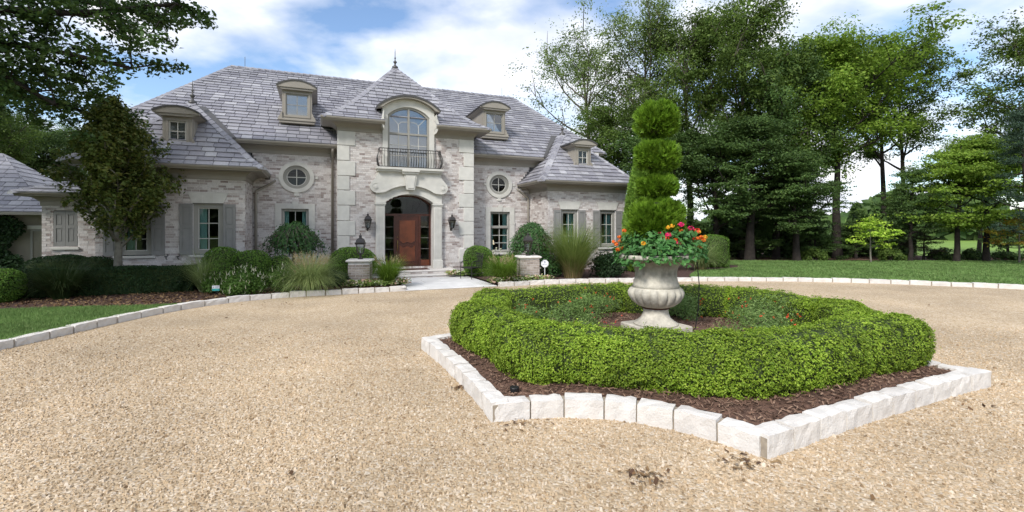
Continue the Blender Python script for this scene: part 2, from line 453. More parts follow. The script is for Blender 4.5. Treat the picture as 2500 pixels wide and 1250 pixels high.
def gravel_mat():
    m = bpy.data.materials.new('pea_gravel'); m.use_nodes = True
    t = m.node_tree; N = t.nodes; L = t.links
    bs = N['Principled BSDF']; bs.inputs['Roughness'].default_value = .9; bs.inputs['Specular IOR Level'].default_value = .2
    geo = N.new('ShaderNodeNewGeometry')
    vo = N.new('ShaderNodeTexVoronoi'); vo.inputs['Scale'].default_value = 42
    L.new(geo.outputs['Position'], vo.inputs['Vector'])
    sp = N.new('ShaderNodeSeparateColor'); L.new(vo.outputs['Color'], sp.inputs[0])
    cr = N.new('ShaderNodeValToRGB'); L.new(sp.outputs[0], cr.inputs[0])
    el = cr.color_ramp.elements
    cols = [(0,0.251,0.175,0.102),(.12,0.39,0.291,0.183),(.40,0.483,0.377,0.255),(.62,0.456,0.341,0.214),(.82,0.54,0.44,0.326),(1,0.614,0.525,0.415)]
    while len(el) < len(cols): el.new(.5)
    for i, c in enumerate(cols): el[i].position = c[0]; el[i].color = (*c[1:], 1)
    n1 = N.new('ShaderNodeTexNoise'); n1.inputs['Scale'].default_value = .55; n1.inputs['Detail'].default_value = 5
    L.new(geo.outputs['Position'], n1.inputs['Vector'])
    mr = N.new('ShaderNodeMapRange'); mr.inputs['From Min'].default_value=.3; mr.inputs['From Max'].default_value=.7
    mr.inputs['To Min'].default_value=.80; mr.inputs['To Max'].default_value=1.10
    L.new(n1.outputs['Fac'], mr.inputs['Value'])
    mx = N.new('ShaderNodeMix'); mx.data_type='RGBA'; mx.blend_type='MULTIPLY'; mx.inputs['Factor'].default_value=1
    L.new(cr.outputs[0], mx.inputs['A']); L.new(mr.outputs[0], mx.inputs['B'])
    L.new(mx.outputs['Result'], bs.inputs['Base Color'])
    n2 = N.new('ShaderNodeTexNoise'); n2.inputs['Scale'].default_value = .16; n2.inputs['Detail'].default_value = 4
    L.new(geo.outputs['Position'], n2.inputs['Vector'])
    m2 = N.new('ShaderNodeMapRange'); m2.inputs['From Min'].default_value=.3; m2.inputs['From Max'].default_value=.7
    m2.inputs['To Min'].default_value=.86; m2.inputs['To Max'].default_value=1.10
    L.new(n2.outputs['Fac'], m2.inputs['Value'])
    mq = N.new('ShaderNodeMix'); mq.data_type='RGBA'; mq.blend_type='MULTIPLY'; mq.inputs['Factor'].default_value=1
    L.new(mx.outputs['Result'], mq.inputs['A']); L.new(m2.outputs[0], mq.inputs['B']); L.new(mq.outputs['Result'], bs.inputs['Base Color'])
    bp = N.new('ShaderNodeBump'); bp.inputs['Strength'].default_value=.9; bp.inputs['Distance'].default_value=.012; bp.invert=True
    L.new(vo.outputs['Distance'], bp.inputs['Height']); L.new(bp.outputs[0], bs.inputs['Normal'])
    return m
M['gravel'] = gravel_mat()
M['pebble'] = material('gravel_pebble', [(0,0.251,0.17,0.0978),(.12,0.4,0.296,0.187),(.40,0.502,0.39,0.263),(.62,0.474,0.35,0.219),(.82,0.567,0.462,0.344),(1,0.651,0.556,0.442)], rough=.85, noise=(.55,.80,1.10), noise2=(.16,.86,1.10), spec=.25)

# ------------------------------------------------------------------ the ground, drive, lawns, beds
def sheet(name, poly, z, mat, kind='structure'):
    o = mesh_obj(name, [(p[0], p[1], z) for p in poly], [tuple(range(len(poly)))], mat)
    o['kind'] = kind
    return o

def smooth_path(pts, step=0.15, closed=False):
    """Catmull-Rom through the points, resampled evenly."""
    P = [np.array(p, float) for p in pts]
    out = []
    n = len(P)
    for i in range(n - 1):
        p0 = P[i-1] if i > 0 else 2*P[0]-P[1]
        p1, p2 = P[i], P[i+1]
        p3 = P[i+2] if i + 2 < n else 2*P[-1]-P[-2]
        m = max(2, int(np.linalg.norm(p2-p1)/step))
        for k in range(m):
            t = k / m
            out.append(.5*((2*p1)+(-p0+p2)*t+(2*p0-5*p1+4*p2-p3)*t*t+(-p0+3*p1-3*p2+p3)*t**3))
    out.append(P[-1])
    return out

big = []
for k in range(48):
    t = 2*math.pi*k/48
    big.append((600*math.cos(t), 600*math.sin(t)))
sheet('ground', big, -0.03, M['field'])

LK = [(-9.4,3.2),(-8.75,5.6),(-8.47,7.8),(-8.42,9.66),(-8.25,11.2),(-7.62,12.65),(-6.55,13.62),(-4.97,14.38),(-3.40,15.10)]
RK = [(-0.46,16.10),(1.48,16.98),(4.06,17.42),(6.98,17.80),(10.08,17.76),(12.78,17.22),(14.89,16.36),(17.2,15.1),(20.5,12.6),(23,9.5)]
LKs, RKs = smooth_path(LK, .3), smooth_path(RK, .3)
drive = [tuple(p) for p in LKs] + [W(-.95,-5.0), W(2.12,-5.0)] + [tuple(p) for p in RKs] + [(26,0),(22,-9),(-14,-9),(-11,-2)]
sheet('gravel_drive', drive, 0.0, M['gravel'])

# planting beds either side of the walk
LEDGE = [G(0,757,.1), G(130,752,.1), G(300,748,.1), G(430,744,.1), (-8.05,11.95)]
LEDGEs = smooth_path(LEDGE, .3)
lk_up = [tuple(p) for p in LKs if p[1] > 12.0]
bedL = [tuple(p) for p in LEDGEs] + lk_up + [W(-.95,-5.0), W(-.95,-1.5), W(-2.0,.5), W(-17,.9), W(-18,-3), (-17,12.0)]
sheet('planting_bed', bedL, .085, M['mulch_dark'])
lk_low = [tuple(p) for p in LKs if p[1] <= 12.0]
lawnL = lk_low + [tuple(p) for p in LEDGEs[::-1]] + [(-17,12.0), (-24,10), (-24,1), (-10,1)]
sheet('lawn', lawnL, .10, M['grass_ground'])
rk_in = [tuple(p) for p in RKs if p[0] < 6.9]
bedR = [W(2.12,-5.0)] + rk_in + [(7.0,18.6),(8.2,21.0),(10.6,22.4),(11.6,23.6),(11.0,26.0), W(10,.9), W(2.0,.5), W(2.12,-1.5)]
sheet('planting_bed', bedR, .085, M['mulch_dark'])
rk_out = [tuple(p) for p in RKs if p[0] >= 6.7]
lawnR = rk_out + [(46,4),(60,16),(58,27.2),(36,27.4),(20,27.3),(11.0,27.6),(11.0,26.0),(11.6,23.6),(10.6,22.4),(8.2,21.0),(7.0,18.6)]
sheet('lawn', lawnR, .10, M['grass_ground'])
sheet('woodland_floor', [(12.8,27.6),(20,27.3),(36,27.4),(58,27.2),(64,31.5),(44,33.0),(30,33.5),(22,38),(6,40),(4,34)], .03, M['mulch'])
sheet('woodland_floor', [(-70,24),(-19,17),(-17,30),(-20,60),(-70,60)], .03, M['mulch'])

def inside(poly, X, Y):
    px = np.array([p[0] for p in poly]); py = np.array([p[1] for p in poly])
    res = np.zeros(len(X), bool)
    j = len(px) - 1
    for i in range(len(px)):
        c = ((py[i] > Y) != (py[j] > Y)) & (X < (px[j]-px[i])*(Y-py[i])/(py[j]-py[i]+1e-12)+px[i])
        res ^= c
        j = i
    return res

# ------------------------------------------------------------------ the island bed: outline, stones, soil
IC = np.array([2.40, 7.75])
A, B, C, D = np.array([-1.50,7.80]), np.array([-.21,4.83]), np.array([2.21,4.06]), np.array([6.05,5.94])
corners = [A, B, C, D, 2*IC-A, 2*IC-B, 2*IC-C, 2*IC-D]
def edge_pts(p, q, bow):
    d = q - p; L_ = np.linalg.norm(d); n = np.array([-d[1], d[0]])/L_
    if n @ (IC - (p+q)/2) < 0: n = -n
    m = 14
    return [p + d*t + n*bow*4*t*(1-t) for t in np.linspace(0, 1, m)]
BOW = [0.06, 0.46, 0.05, 0.55, 0.06, 0.46, 0.05, 0.55]
edges = [edge_pts(corners[i], corners[(i+1) % 8], BOW[i]) for i in range(8)]
island = [p for e in edges for p in e[:-1]]

# stone variants: a rough, slightly irregular block in a unit frame (x along, y across, z up)
def stone_mesh(seed):
    r = random.Random(seed)
    nx, ny, nz = 5, 3, 3
    V = []; idx = {}; F = []
    def vert(i, j, k):
        key = (i, j, k)
        if key not in idx:
            x, y, z = i/nx-.5, j/ny-.5, k/nz
            ex = (i in (0, nx)) + (j in (0, ny)) + (k == nz)
            s = .965 if ex >= 2 else 1.0
            x = x*s + r.uniform(-.006,.006); y = y*s + r.uniform(-.035,.035)
            z = z*(.97 if ex >= 2 else 1.0) + (r.uniform(-.03,.03) if k else 0)
            idx[key] = len(V); V.append((x, y, z))
        return idx[key]
    for i in range(nx):
        for j in range(ny):
            F.append((vert(i,j,nz),vert(i+1,j,nz),vert(i+1,j+1,nz),vert(i,j+1,nz)))
        for k in range(nz):
            F.append((vert(i,0,k),vert(i+1,0,k),vert(i+1,0,k+1),vert(i,0,k+1)))
            F.append((vert(i+1,ny,k),vert(i,ny,k),vert(i,ny,k+1),vert(i+1,ny,k+1)))
    for j in range(ny):
        for k in range(nz):
            F.append((vert(0,j+1,k),vert(0,j,k),vert(0,j,k+1),vert(0,j+1,k+1)))
            F.append((vert(nx,j,k),vert(nx,j+1,k),vert(nx,j+1,k+1),vert(nx,j,k+1)))
    me = bpy.data.meshes.new('kerb_stone')
    me.from_pydata(V, [], F); me.materials.append(M['kerb']); me.update()
    return me
STONES = [stone_mesh(k) for k in range(8)]

def kerb_run(parent, pts, length, width, height, sink=.05, joint=.022, r=rnd):
    """Stones end to end along a polyline."""
    P = [np.array(p, float) for p in pts]
    cum = [0.0]
    for a_, b_ in zip(P, P[1:]): cum.append(cum[-1] + np.linalg.norm(b_-a_))
    tot = cum[-1]
    def at(s):
        s = min(max(s, 0), tot)
        for i in range(len(P)-1):
            if s <= cum[i+1] or i == len(P)-2:
                t = (s-cum[i])/max(cum[i+1]-cum[i], 1e-9); return P[i]+(P[i+1]-P[i])*t
    n = max(1, round(tot/length))
    ws = [1+r.uniform(-.16,.16) for _ in range(n)]; sw = sum(ws)
    s = 0.0
    for w in ws:
        l = tot*w/sw
        a_, b_ = at(s), at(s+l)
        s += l
        m = (a_+b_)/2; d = b_-a_
        o = bpy.data.objects.new('stone', r.choice(STONES))
        link(o, parent)
        o.location = (m[0], m[1], -sink)
        o.rotation_euler = (r.uniform(-.015,.015), r.uniform(-.012,.012), math.atan2(d[1], d[0]) + r.choice((0, math.pi)))
        o.scale = (max(.05, np.linalg.norm(d)-joint), width*r.uniform(.95,1.05), height+sink+r.uniform(-.012,.012))

kl = tag(empty('stone_kerb', (*LK[4], 0)), 'pale stone kerb curving along the lawn and bed left of the front walk', 'kerb')
kr = tag(empty('stone_kerb', (*RK[4], 0)), 'pale stone kerb sweeping round the far lawn right of the front walk', 'kerb')
ki = tag(empty('stone_kerb', (C[0], C[1], 0)), 'chunky pale stone kerb edging the clipped hedge island in the gravel', 'kerb')
for e in (kl, kr, ki): e.location = (0, 0, 0)
kerb_run(kl, LKs, .52, .19, .15)
kerb_run(kr, RKs, .58, .20, .15)
for i, e in enumerate(edges):
    # pull the line in by half the stone so the outer face stands on the outline
    c_in = []
    for k, p in enumerate(e):
        t = e[min(k+1, len(e)-1)] - e[max(k-1, 0)]; t = t/np.linalg.norm(t)
        n = np.array([-t[1], t[0]])
        if n @ (IC-p) < 0: n = -n
        c_in.append(p + n*.10)
    if i % 2 == 1:                                     # the short concave runs stop short of the long ones at the corners
        c_in[0] = c_in[0]+(c_in[1]-c_in[0])*.25; c_in[-1] = c_in[-1]+(c_in[-2]-c_in[-1])*.25
    kerb_run(ki, c_in, .41, .20, .20)
# mortar under the joints
def band(path, inset, half, z, name, mat, parent, closed=False):
    V = []; F = []
    n = len(path)
    for k, p in enumerate(path):
        a_ = path[(k-1) % n] if closed else path[max(k-1, 0)]; b_ = path[(k+1) % n] if closed else path[min(k+1, n-1)]
        t = np.array(b_)-np.array(a_); t = t/np.linalg.norm(t); nn = np.array([-t[1], t[0]])
        if inset and nn @ (IC-p) < 0: nn = -nn
        c_ = np.array(p)+nn*inset
        for s_ in (-half, half):
            q = c_+nn*s_; V += [(q[0], q[1], -.02), (q[0], q[1], z)]
    m = n if closed else n-1
    for k in range(m):
        i, j = k*4, ((k+1) % n)*4
        F += [(i+1,j+1,j+3,i+3),(i,j,j+1,i+1),(i+2,i+3,j+3,j+2)]
    return mesh_obj(name, V, F, mat, parent)
M['joint'] = material('sandy_joint', [(.30,.255,.20)], rough=.95, noise=(20,.8,1.15))
band(LKs, 0, .07, .125, 'mortar_joint', M['joint'], kl)
band(RKs, 0, .07, .125, 'mortar_joint', M['joint'], kr)
band(island, .10, .075, .172, 'mortar_joint', M['joint'], ki, True)

# island soil: a low mound
V = []; F = []
rings = [(.985,.15),(.80,.17),(.55,.22),(.25,.30),(.0,.33)]
n = len(island)
for s_, z in rings[:-1]:
    for p in island:
        q = IC+(p-IC)*s_ * (1 if s_ < .97 else .975); V.append((q[0], q[1], z))
V.append((IC[0], IC[1], .33))
for k in range(len(rings)-2):
    for i in range(n):
        j = (i+1) % n; F.append((k*n+i, k*n+j, (k+1)*n+j, (k+1)*n+i))
for i in range(n): F.append(((len(rings)-2)*n+i, (len(rings)-2)*n+(i+1) % n, len(V)-1))
o = mesh_obj('planting_bed', V, F, M['mulch']); o['kind'] = 'structure'
def soil_z(x, y):
    d = np.hypot(np.asarray(x)-IC[0], np.asarray(y)-IC[1])
    return np.interp(d, [0, .9, 2.0, 3.0, 4.0], [.33, .30, .22, .17, .15])

def chips(name, X, Y, Z, size, mat, label, cat, aspect=.28):
    n = len(X)
    a_ = rng.uniform(0, 2*np.pi, n); l = size*rng.uniform(.5, 1.4, n); w = l*rng.uniform(.6,1.4,n)*aspect
    tx, ty = np.cos(a_), np.sin(a_); tilt = rng.normal(0, .35, n)
    d = np.stack([tx*np.cos(tilt), ty*np.cos(tilt), np.sin(tilt)], 1)*l[:,None]*.5
    r2 = rng.normal(0, .4, n)
    s_ = np.stack([-ty*np.cos(r2), tx*np.cos(r2), np.sin(r2)], 1)*w[:,None]*.5
    c_ = np.stack([X, Y, Z+.012+l*.15*np.abs(np.sin(tilt))], 1)
    V = np.stack([c_-d-s_*.6, c_+d-s_, c_+d*.9+s_, c_-d*1.0+s_*.8], 1).reshape(-1, 3)
    o = quads_obj(name, V, np.arange(4*n).reshape(-1, 4), mat)
    return tag(o, label, cat, kind='stuff')
X = rng.uniform(-2, 6.6, 42000); Y = rng.uniform(4, 11.6, 42000)
isl = [IC+(p-IC)*.93 for p in island]
k = inside(isl, X, Y) & (np.hypot(X-2.4, Y-7.75) > 1.0)
chips('bark_chips', X[k], Y[k], soil_z(X[k], Y[k]), .048, M['chip'], 'shredded brown bark covering the soil of the hedge island', 'mulch')
X = rng.uniform(-17, 0, 30000); Y = rng.uniform(11.4, 18, 30000)
k = inside(bedL, X, Y); X, Y = X[k][:14000], Y[k][:14000]
chips('leaf_litter', X, Y, np.full(len(X), .085), .06, M['litter'], 'dark bark and fallen leaves covering the left planting bed', 'mulch', .5)

# bark and dry leaves strayed onto the gravel
DX, DY = [], []
for (cx_, cy_), nn_, sp_ in ((G(1565,1165),46,.11),(G(1800,1128),40,.13),(G(1118,950),18,.05),(G(1640,980),10,.5),(G(2330,985),14,.25),(G(700,740),16,.5),(G(1270,1040),22,.16)):
    DX += list(rng.normal(cx_, sp_, nn_)); DY += list(rng.normal(cy_, sp_*.6, nn_))
q_ = rng.uniform(3.2, 15, 70); DX += list(rng.uniform(-1, 1.05, 70)*q_); DY += list(q_)
DX, DY = np.array(DX), np.array(DY)
k = inside(drive, DX, DY) & ~inside(island, DX, DY)
chips('fallen_leaf_debris', DX[k], DY[k], np.full(k.sum(), .008), .045, M['litter'], 'scattered bark scraps and dry leaves lying on the gravel drive', 'debris', .5)

# loose pebbles on the near part of the drive (the material carries on beyond)
def pebbles():
    N_ = 135000
    Y = np.sqrt(rng.uniform(2.6**2, 9.5**2, N_)); X = rng.uniform(-1.25, 1.25, N_)*(Y+.4)
    keep = inside(drive, X, Y) & ~inside(island, X, Y)
    keep &= rng.uniform(0, 1, N_) < np.clip((10.2-Y)/6.0, 0, 1)
    X, Y = X[keep], Y[keep]; n = len(X)
    r = rng.lognormal(math.log(.0106), .26, n); h = r*rng.uniform(.55, 1.05, n)
    a_ = rng.uniform(0, 2*np.pi, n); el = rng.uniform(.65, 1.35, n)
    rg = np.arange(4)*np.pi/2
    ang = rg[None,:]+rng.uniform(-.35, .35, (n,4))
    bx, by = np.cos(ang)*r[:,None]*el[:,None]*rng.uniform(.85,1.15,(n,4)), np.sin(ang)*r[:,None]/el[:,None]*rng.uniform(.85,1.15,(n,4))
    ca, sa = np.cos(a_)[:,None], np.sin(a_)[:,None]
    wx, wy = bx*ca-by*sa, bx*sa+by*ca
    tx = rng.uniform(-.4,.4,n)[:,None]; ty = rng.uniform(-.4,.4,n)[:,None]
    lowz = np.full((n,4), -.004)
    V = np.empty((n,8,3))
    V[:,:4,0] = X[:,None]+wx; V[:,:4,1] = Y[:,None]+wy; V[:,:4,2] = lowz
    k_ = .58
    V[:,4:,0] = X[:,None]+wx*k_; V[:,4:,1] = Y[:,None]+wy*k_; V[:,4:,2] = h[:,None]+wx*k_*tx+wy*k_*ty
    q = np.array([[4,5,6,7],[0,1,5,4],[1,2,6,5],[2,3,7,6],[3,0,4,7]])
    Q = (np.arange(n)*8)[:,None,None]+q[None]
    o = quads_obj('gravel_pebbles', V.reshape(-1,3), Q.reshape(-1,4), M['pebble'])
    tag(o, 'loose tan and cream pebbles lying over the drive', 'gravel', kind='stuff')
pebbles()

# grass blades
def blades(name, poly, n, box, h, w, z, label):
    X = rng.uniform(box[0], box[1], n); Y = rng.uniform(box[2], box[3], n)
    k = inside(poly, X, Y); X, Y = X[k], Y[k]; m = len(X)
    a_ = rng.uniform(0, 2*np.pi, m); hh = h*rng.uniform(.5, 1.3, m); lean = rng.normal(0, .45, (m,2))*hh[:,None]
    V = np.empty((m,3,3))
    dx, dy = np.cos(a_)*w/2, np.sin(a_)*w/2
    V[:,0] = np.stack([X-dx, Y-dy, np.full(m, z)], 1); V[:,1] = np.stack([X+dx, Y+dy, np.full(m, z)], 1)
    V[:,2] = np.stack([X+lean[:,0], Y+lean[:,1], z+hh], 1)
    o = quads_obj(name, V.reshape(-1,3), np.arange(3*m).reshape(-1,3), M['blade'])
    tag(o, label, 'grass', kind='stuff')
blades('lawn_grass', lawnL, 130000, (-15, -8, 6.5, 13), .055, .016, .10, 'short green grass of the lawn inside the left kerb')
blades('lawn_grass', lawnR, 140000, (6.5, 36, 14, 27.5), .06, .055, .10, 'short green grass of the lawn beyond the right kerb')

# front walk slabs
wk = empty('front_walk', (HO[0], HO[1], 0), HA); wk['kind'] = 'structure'
MB().slab([(-1.0,-5.02),(2.14,-5.02),(2.5,-3.2),(2.5,-1.2),(-1.9,-1.2),(-1.0,-2.2)], -.01, .012).build('mortar_joint', M['joint'], wk)
v0 = -5.0
for vv in (.92, .86, .95, .88):
    u0 = -.98
    wid = [.78, 1.05, .72, .55] if rnd.random() < .5 else [1.0, .66, .9, .54]
    for w_ in wid:
        mb = MB().bbox(u0+.006, u0+w_-.006, v0+.006, v0+vv-.006, .0, .032+rnd.uniform(0,.004), .006)
        mb.build('slab', M['paving'], wk)
        u0 += w_
    v0 += vv

# ------------------------------------------------------------------ the house (own frame: u right, v back, z up)
house = empty('brick_house', (HO[0], HO[1], 0), HA)
tag(house, 'whitewashed brick manor with grey slate hip roofs and an arched stone entrance', 'house')
CAMH = np.array([(-HO) @ HU, (-HO) @ HV])               # the camera in the house frame

VM, VW_, UW, UC = .80, -1.20, 5.95, 2.83                 # main wall, wing front, wing inner side, half width of centre

# --- bricks and mortar
BRICKS = []     # (wall, centre3, half sizes, axis)
CH, BL, JT = .083, .235, .013
def sub_intervals(iv, cut):
    out = []
    for a_, b_ in iv:
        c_, d_ = cut
        if d_ <= a_ or c_ >= b_: out.append((a_, b_)); continue
        if c_ > a_: out.append((a_, c_))
        if d_ < b_: out.append((d_, b_))
    return out
def rect(a_, b_, z0, z1):
    return lambda z: (a_, b_) if z0 < z < z1 else None
def oval(c_, zc, ru, rz):
    def f(z):
        q = 1-((z-zc)/rz)**2
        return (c_-ru*math.sqrt(q), c_+ru*math.sqrt(q)) if q > 0 else None
    return f
def arch(a_, b_, z0, zs, zt):
    def f(z):
        if not z0 < z < zt: return None
        if z < zs: return (a_, b_)
        h_ = (b_-a_)/2; r_ = (h_*h_+(zt-zs)**2)/(2*(zt-zs)); zc = zt-r_
        w_ = math.sqrt(max(0, r_*r_-(z-zc)**2)); m_ = (a_+b_)/2
        return (m_-w_, m_+w_)
    return f
def wall(a0, a1, z0, z1, fixed, axis, sign, openings=(), bricks=True):
    """Brick wall. axis 'u': runs along u at v=fixed facing -v (sign -1); axis 'v': runs along v at u=fixed facing sign*u."""
    V = []; F = []
    def pt(s_, z, off):
        return (s_, fixed+sign*off, z) if axis == 'u' else (fixed+sign*off, s_, z)
    rows = int(math.ceil((z1-z0)/CH))
    for r_ in range(rows):
        za, zb = z0+r_*CH, min(z1, z0+(r_+1)*CH)
        iv = [(a0, a1)]
        for op in openings:
            c_ = op((za+zb)/2)
            if c_: iv = sub_intervals(iv, c_)
        for p, q in iv:
            b_ = len(V)
            V += [pt(p,za,0), pt(q,za,0), pt(q,zb,0), pt(p,zb,0), pt(p,za,-.22), pt(q,za,-.22), pt(q,zb,-.22), pt(p,zb,-.22)]
            F += [(b_,b_+1,b_+2,b_+3),(b_+5,b_+4,b_+7,b_+6),(b_+4,b_,b_+3,b_+7),(b_+1,b_+5,b_+6,b_+2)]
    w_ = mesh_obj('wall', V, F, M['mortar'], house)
    if bricks:
        for r_ in range(rows):
            za, zb = z0+r_*CH, z0+(r_+1)*CH
            if zb > z1+.01: break
            iv = [(a0, a1)]
            for op in openings:
                c_ = op((za+zb)/2)
                if c_: iv = sub_intervals(iv, (c_[0]-JT/2, c_[1]+JT/2))
            s_ = a0-BL*(r_ % 2)*.5-rnd.uniform(0, .02)
            while s_ < a1:
                l_ = BL*rnd.uniform(.95, 1.05)*(1 if rnd.random() > .08 else .55)
                for p, q in iv:
                    x0, x1 = max(p, s_+JT/2), min(q, s_+l_-JT/2)
                    if x1-x0 > .04:
                        BRICKS.append((w_, (x0+x1)/2, (za+zb)/2, (x1-x0)/2, (CH-JT)/2, fixed, axis, sign))
                s_ += l_
    return w_

WIN_L, WIN_H = 4.42, .0
ov = lambda s_: oval(s_*4.37, 4.06, .53, .50)
lw = lambda s_: rect(s_*4.42-.50, s_*4.42+.50, .85, 2.80)
door_open = arch(-1.02, 1.02, -.1, 3.05, 3.44)
big_win = arch(-.90, .90, 4.52, 6.72, 7.14)
wall(-UC, UC, 0, 6.0, 0.0, 'u', -1, (door_open, big_win, rect(-1.08,1.08,4.5,6.1)))
for s_ in (-1, 1):
    a_, b_ = (-UW, -UC) if s_ < 0 else (UC, UW)
    wall(a_, b_, 0, 5.10, VM, 'u', -1, (ov(s_), lw(s_)))
    wins = [7.05, 9.10]
    ops = [rect(s_*c_-.44, s_*c_+.44, 1.12, 2.84) for c_ in wins]
    a_, b_ = (-10.13, -UW) if s_ < 0 else (UW, 10.13)
    wall(a_, b_, 0, 3.82, VW_, 'u', -1, ops)
    wall(VW_, VM, 0, 3.82, s_*UW, 'v', -s_)                 # inner return of the wing
    wall(VW_, 6.0, 0, 3.82, s_*10.13, 'v', s_, bricks=False)
    wall(0, VM, 0, 6.0, s_*UC, 'v', s_)                     # return of the centre block
    wall(VM, 12.5, 0, 5.9, s_*9.9, 'v', s_, bricks=False)
# low block at the far left
wall(-11.73, -10.13, 0, 2.98, -.5, 'u', -1, (rect(-11.44,-10.84,1.40,2.56),))
wall(-.5, 5.0, 0, 2.98, -11.73, 'v', -1, bricks=False)
# back wall of the house
MB().box(-9.9, 9.9, 12.5, 12.7, 0, 5.9).build('wall', M['mortar'], house)
MB().box(-9.85, 9.85, .95, 12.4, 4.60, 4.66).build('floor', M['interior'], house)
MB().box(-9.85, 9.85, 4.4, 4.5, 0, 4.6).build('inner_wall', M['interior'], house)

# brick pieces: the 300 nearest visible ones singly, the rest joined per wall
def brick_key(b):
    w_, s_, z, hl, hh, fx, ax, sg = b
    p = np.array([s_, fx]) if ax == 'u' else np.array([fx, s_])
    d = np.hypot(*(p-CAMH))
    hidden = z < 1.25 or hl < .09 or ax == 'v' or abs(p[0]) > 8.2
    return d + (100 if hidden else 0)
BRICKS.sort(key=brick_key)
ub = MB().bbox(-.5,.5,-.5,.5,-.5,.5,.0)
ubm = bpy.data.meshes.new('brick'); ub2 = MB().box(-.5,.5,-.5,.5,-.5,.5)
ubm.from_pydata(ub2.v, [], ub2.f); ubm.materials.append(M['brick']); ubm.update()
PROUD = .011
for w_, s_, z, hl, hh, fx, ax, sg in BRICKS[:300]:
    o = bpy.data.objects.new('brick', ubm); link(o, w_)
    o.location = (s_, fx+sg*(PROUD-.02), z); o.scale = (2*hl, .04, 2*hh)
by_wall = {}
for b in BRICKS[300:]: by_wall.setdefault(b[0], []).append(b)
for w_, bl in by_wall.items():
    V = np.empty((len(bl), 8, 3))
    for i, (_, s_, z, hl, hh, fx, ax, sg) in enumerate(bl):
        pr = PROUD+rnd.uniform(-.003,.004)
        c4 = [(s_-hl, z-hh), (s_+hl, z-hh), (s_+hl, z+hh), (s_-hl, z+hh)]
        for k_, (a_, zz_) in enumerate(c4):
            if ax == 'u': V[i,k_] = (a_, fx+sg*pr, zz_); V[i,k_+4] = (a_, fx-sg*.01, zz_)
            else: V[i,k_] = (fx+sg*pr, a_, zz_); V[i,k_+4] = (fx-sg*.01, a_, zz_)
    q = np.array([[0,1,2,3],[4,5,1,0],[5,6,2,1],[6,7,3,2],[7,4,0,3]])
    Q = (np.arange(len(bl))*8)[:,None,None]+q[None]
    o = quads_obj('bricks', V.reshape(-1,3), Q.reshape(-1,4), M['brick'], w_); o['kind'] = 'stuff'

# --- quoins
zq = [.50, 1.10, 1.69, 2.30, 2.92, 3.53, 4.11, 4.72, 5.33, 5.92]
for s_ in (-1, 1):
    for k in range(len(zq)-1):
        w_ = .66 if k % 2 == 0 else .44
        a_, b_ = sorted((s_*(UC+.03), s_*(UC-w_)))
        MB().bbox(a_, b_, -.05, .04, zq[k]+.012, zq[k+1]-.012, .012).build('quoin', M['quoin'], house)

# --- eaves: swept cornice and gutter
def sweep(path, prof, name, mat, side=1, ends=True):
    """Profile of (out, z) swept along a plan polyline; side picks which way is out."""
    P = [np.array(p, float) for p in path]; n = len(P); m = len(prof)
    V = []; F = []
    for i, p in enumerate(P):
        ns = []
        for a_, b_ in ((i-1, i), (i, i+1)):
            if a_ >= 0 and b_ < n:
                d = P[b_]-P[a_]; d /= np.linalg.norm(d); ns.append(np.array([d[1], -d[0]])*side)
        mit = ns[0] if len(ns) == 1 else (ns[0]+ns[1])/(1+ns[0] @ ns[1])
        for o_, z in prof:
            q = p+mit*o_; V.append((q[0], q[1], z))
    for i in range(n-1):
        for k in range(m):
            j = (k+1) % m
            F.append((i*m+k, i*m+j, (i+1)*m+j, (i+1)*m+k))
    if ends:
        F.append(tuple(range(m))); F.append(tuple((n-1)*m+k for k in range(m-1,-1,-1)))
    return mesh_obj(name, V, F, mat, house)
def cornice(path, zb, side, over=.62, gut=True):
    zt = zb+.38
    fr = [(-.02,zb-.02),(.035,zb),(.035,zb+.13),(.065,zb+.135),(.075,zb+.17),(.10,zb+.185),(.15,zb+.235),(.23,zb+.275),(.33,zb+.285),(over-.06,zb+.285),(over-.06,zb+.32),(-.02,zb+.32)]
    sweep(path, fr, 'cornice', M['trim'], side)
    if gut:
        g = [(over-.14,zb+.29),(over-.055,zb+.283),(over-.04,zb+.285),(over-.03,zb+.31),(over+.01,zb+.345),(over+.03,zb+.385),(over+.03,zb+.42),(over+.015,zb+.42),(over+.005,zb+.40),(over-.14,zb+.40)]
        sweep(path, g, 'gutter', M['trim'], side)
cornice([(-UC,VM),(-UC,0),(-1.06,0)], 5.92, 1)
cornice([(1.06,0),(UC,0),(UC,VM)], 5.92, 1)
cornice([(-8.2,VM),(-UC-.02,VM)], 4.96, 1, over=.52)
cornice([(UC+.02,VM),(8.2,VM)], 4.96, 1, over=.52)
cornice([(-10.13,4.0),(-10.13,VW_),(-UW,VW_),(-UW,VM-.003)], 3.68, 1)
cornice([(UW,VM-.003),(UW,VW_),(10.13,VW_),(10.13,4.0)], 3.68, 1)
cornice([(-11.73,4.0),(-11.73,-.5),(-10.14,-.5)], 2.72, 1, over=.5)
cornice([(8.3,1.65),(9.95,1.65),(9.95,12.0)], 5.56, 1, over=.52)
cornice([(-9.95,12.0),(-9.95,1.65),(-8.3,1.65)], 5.56, 1, over=.52)

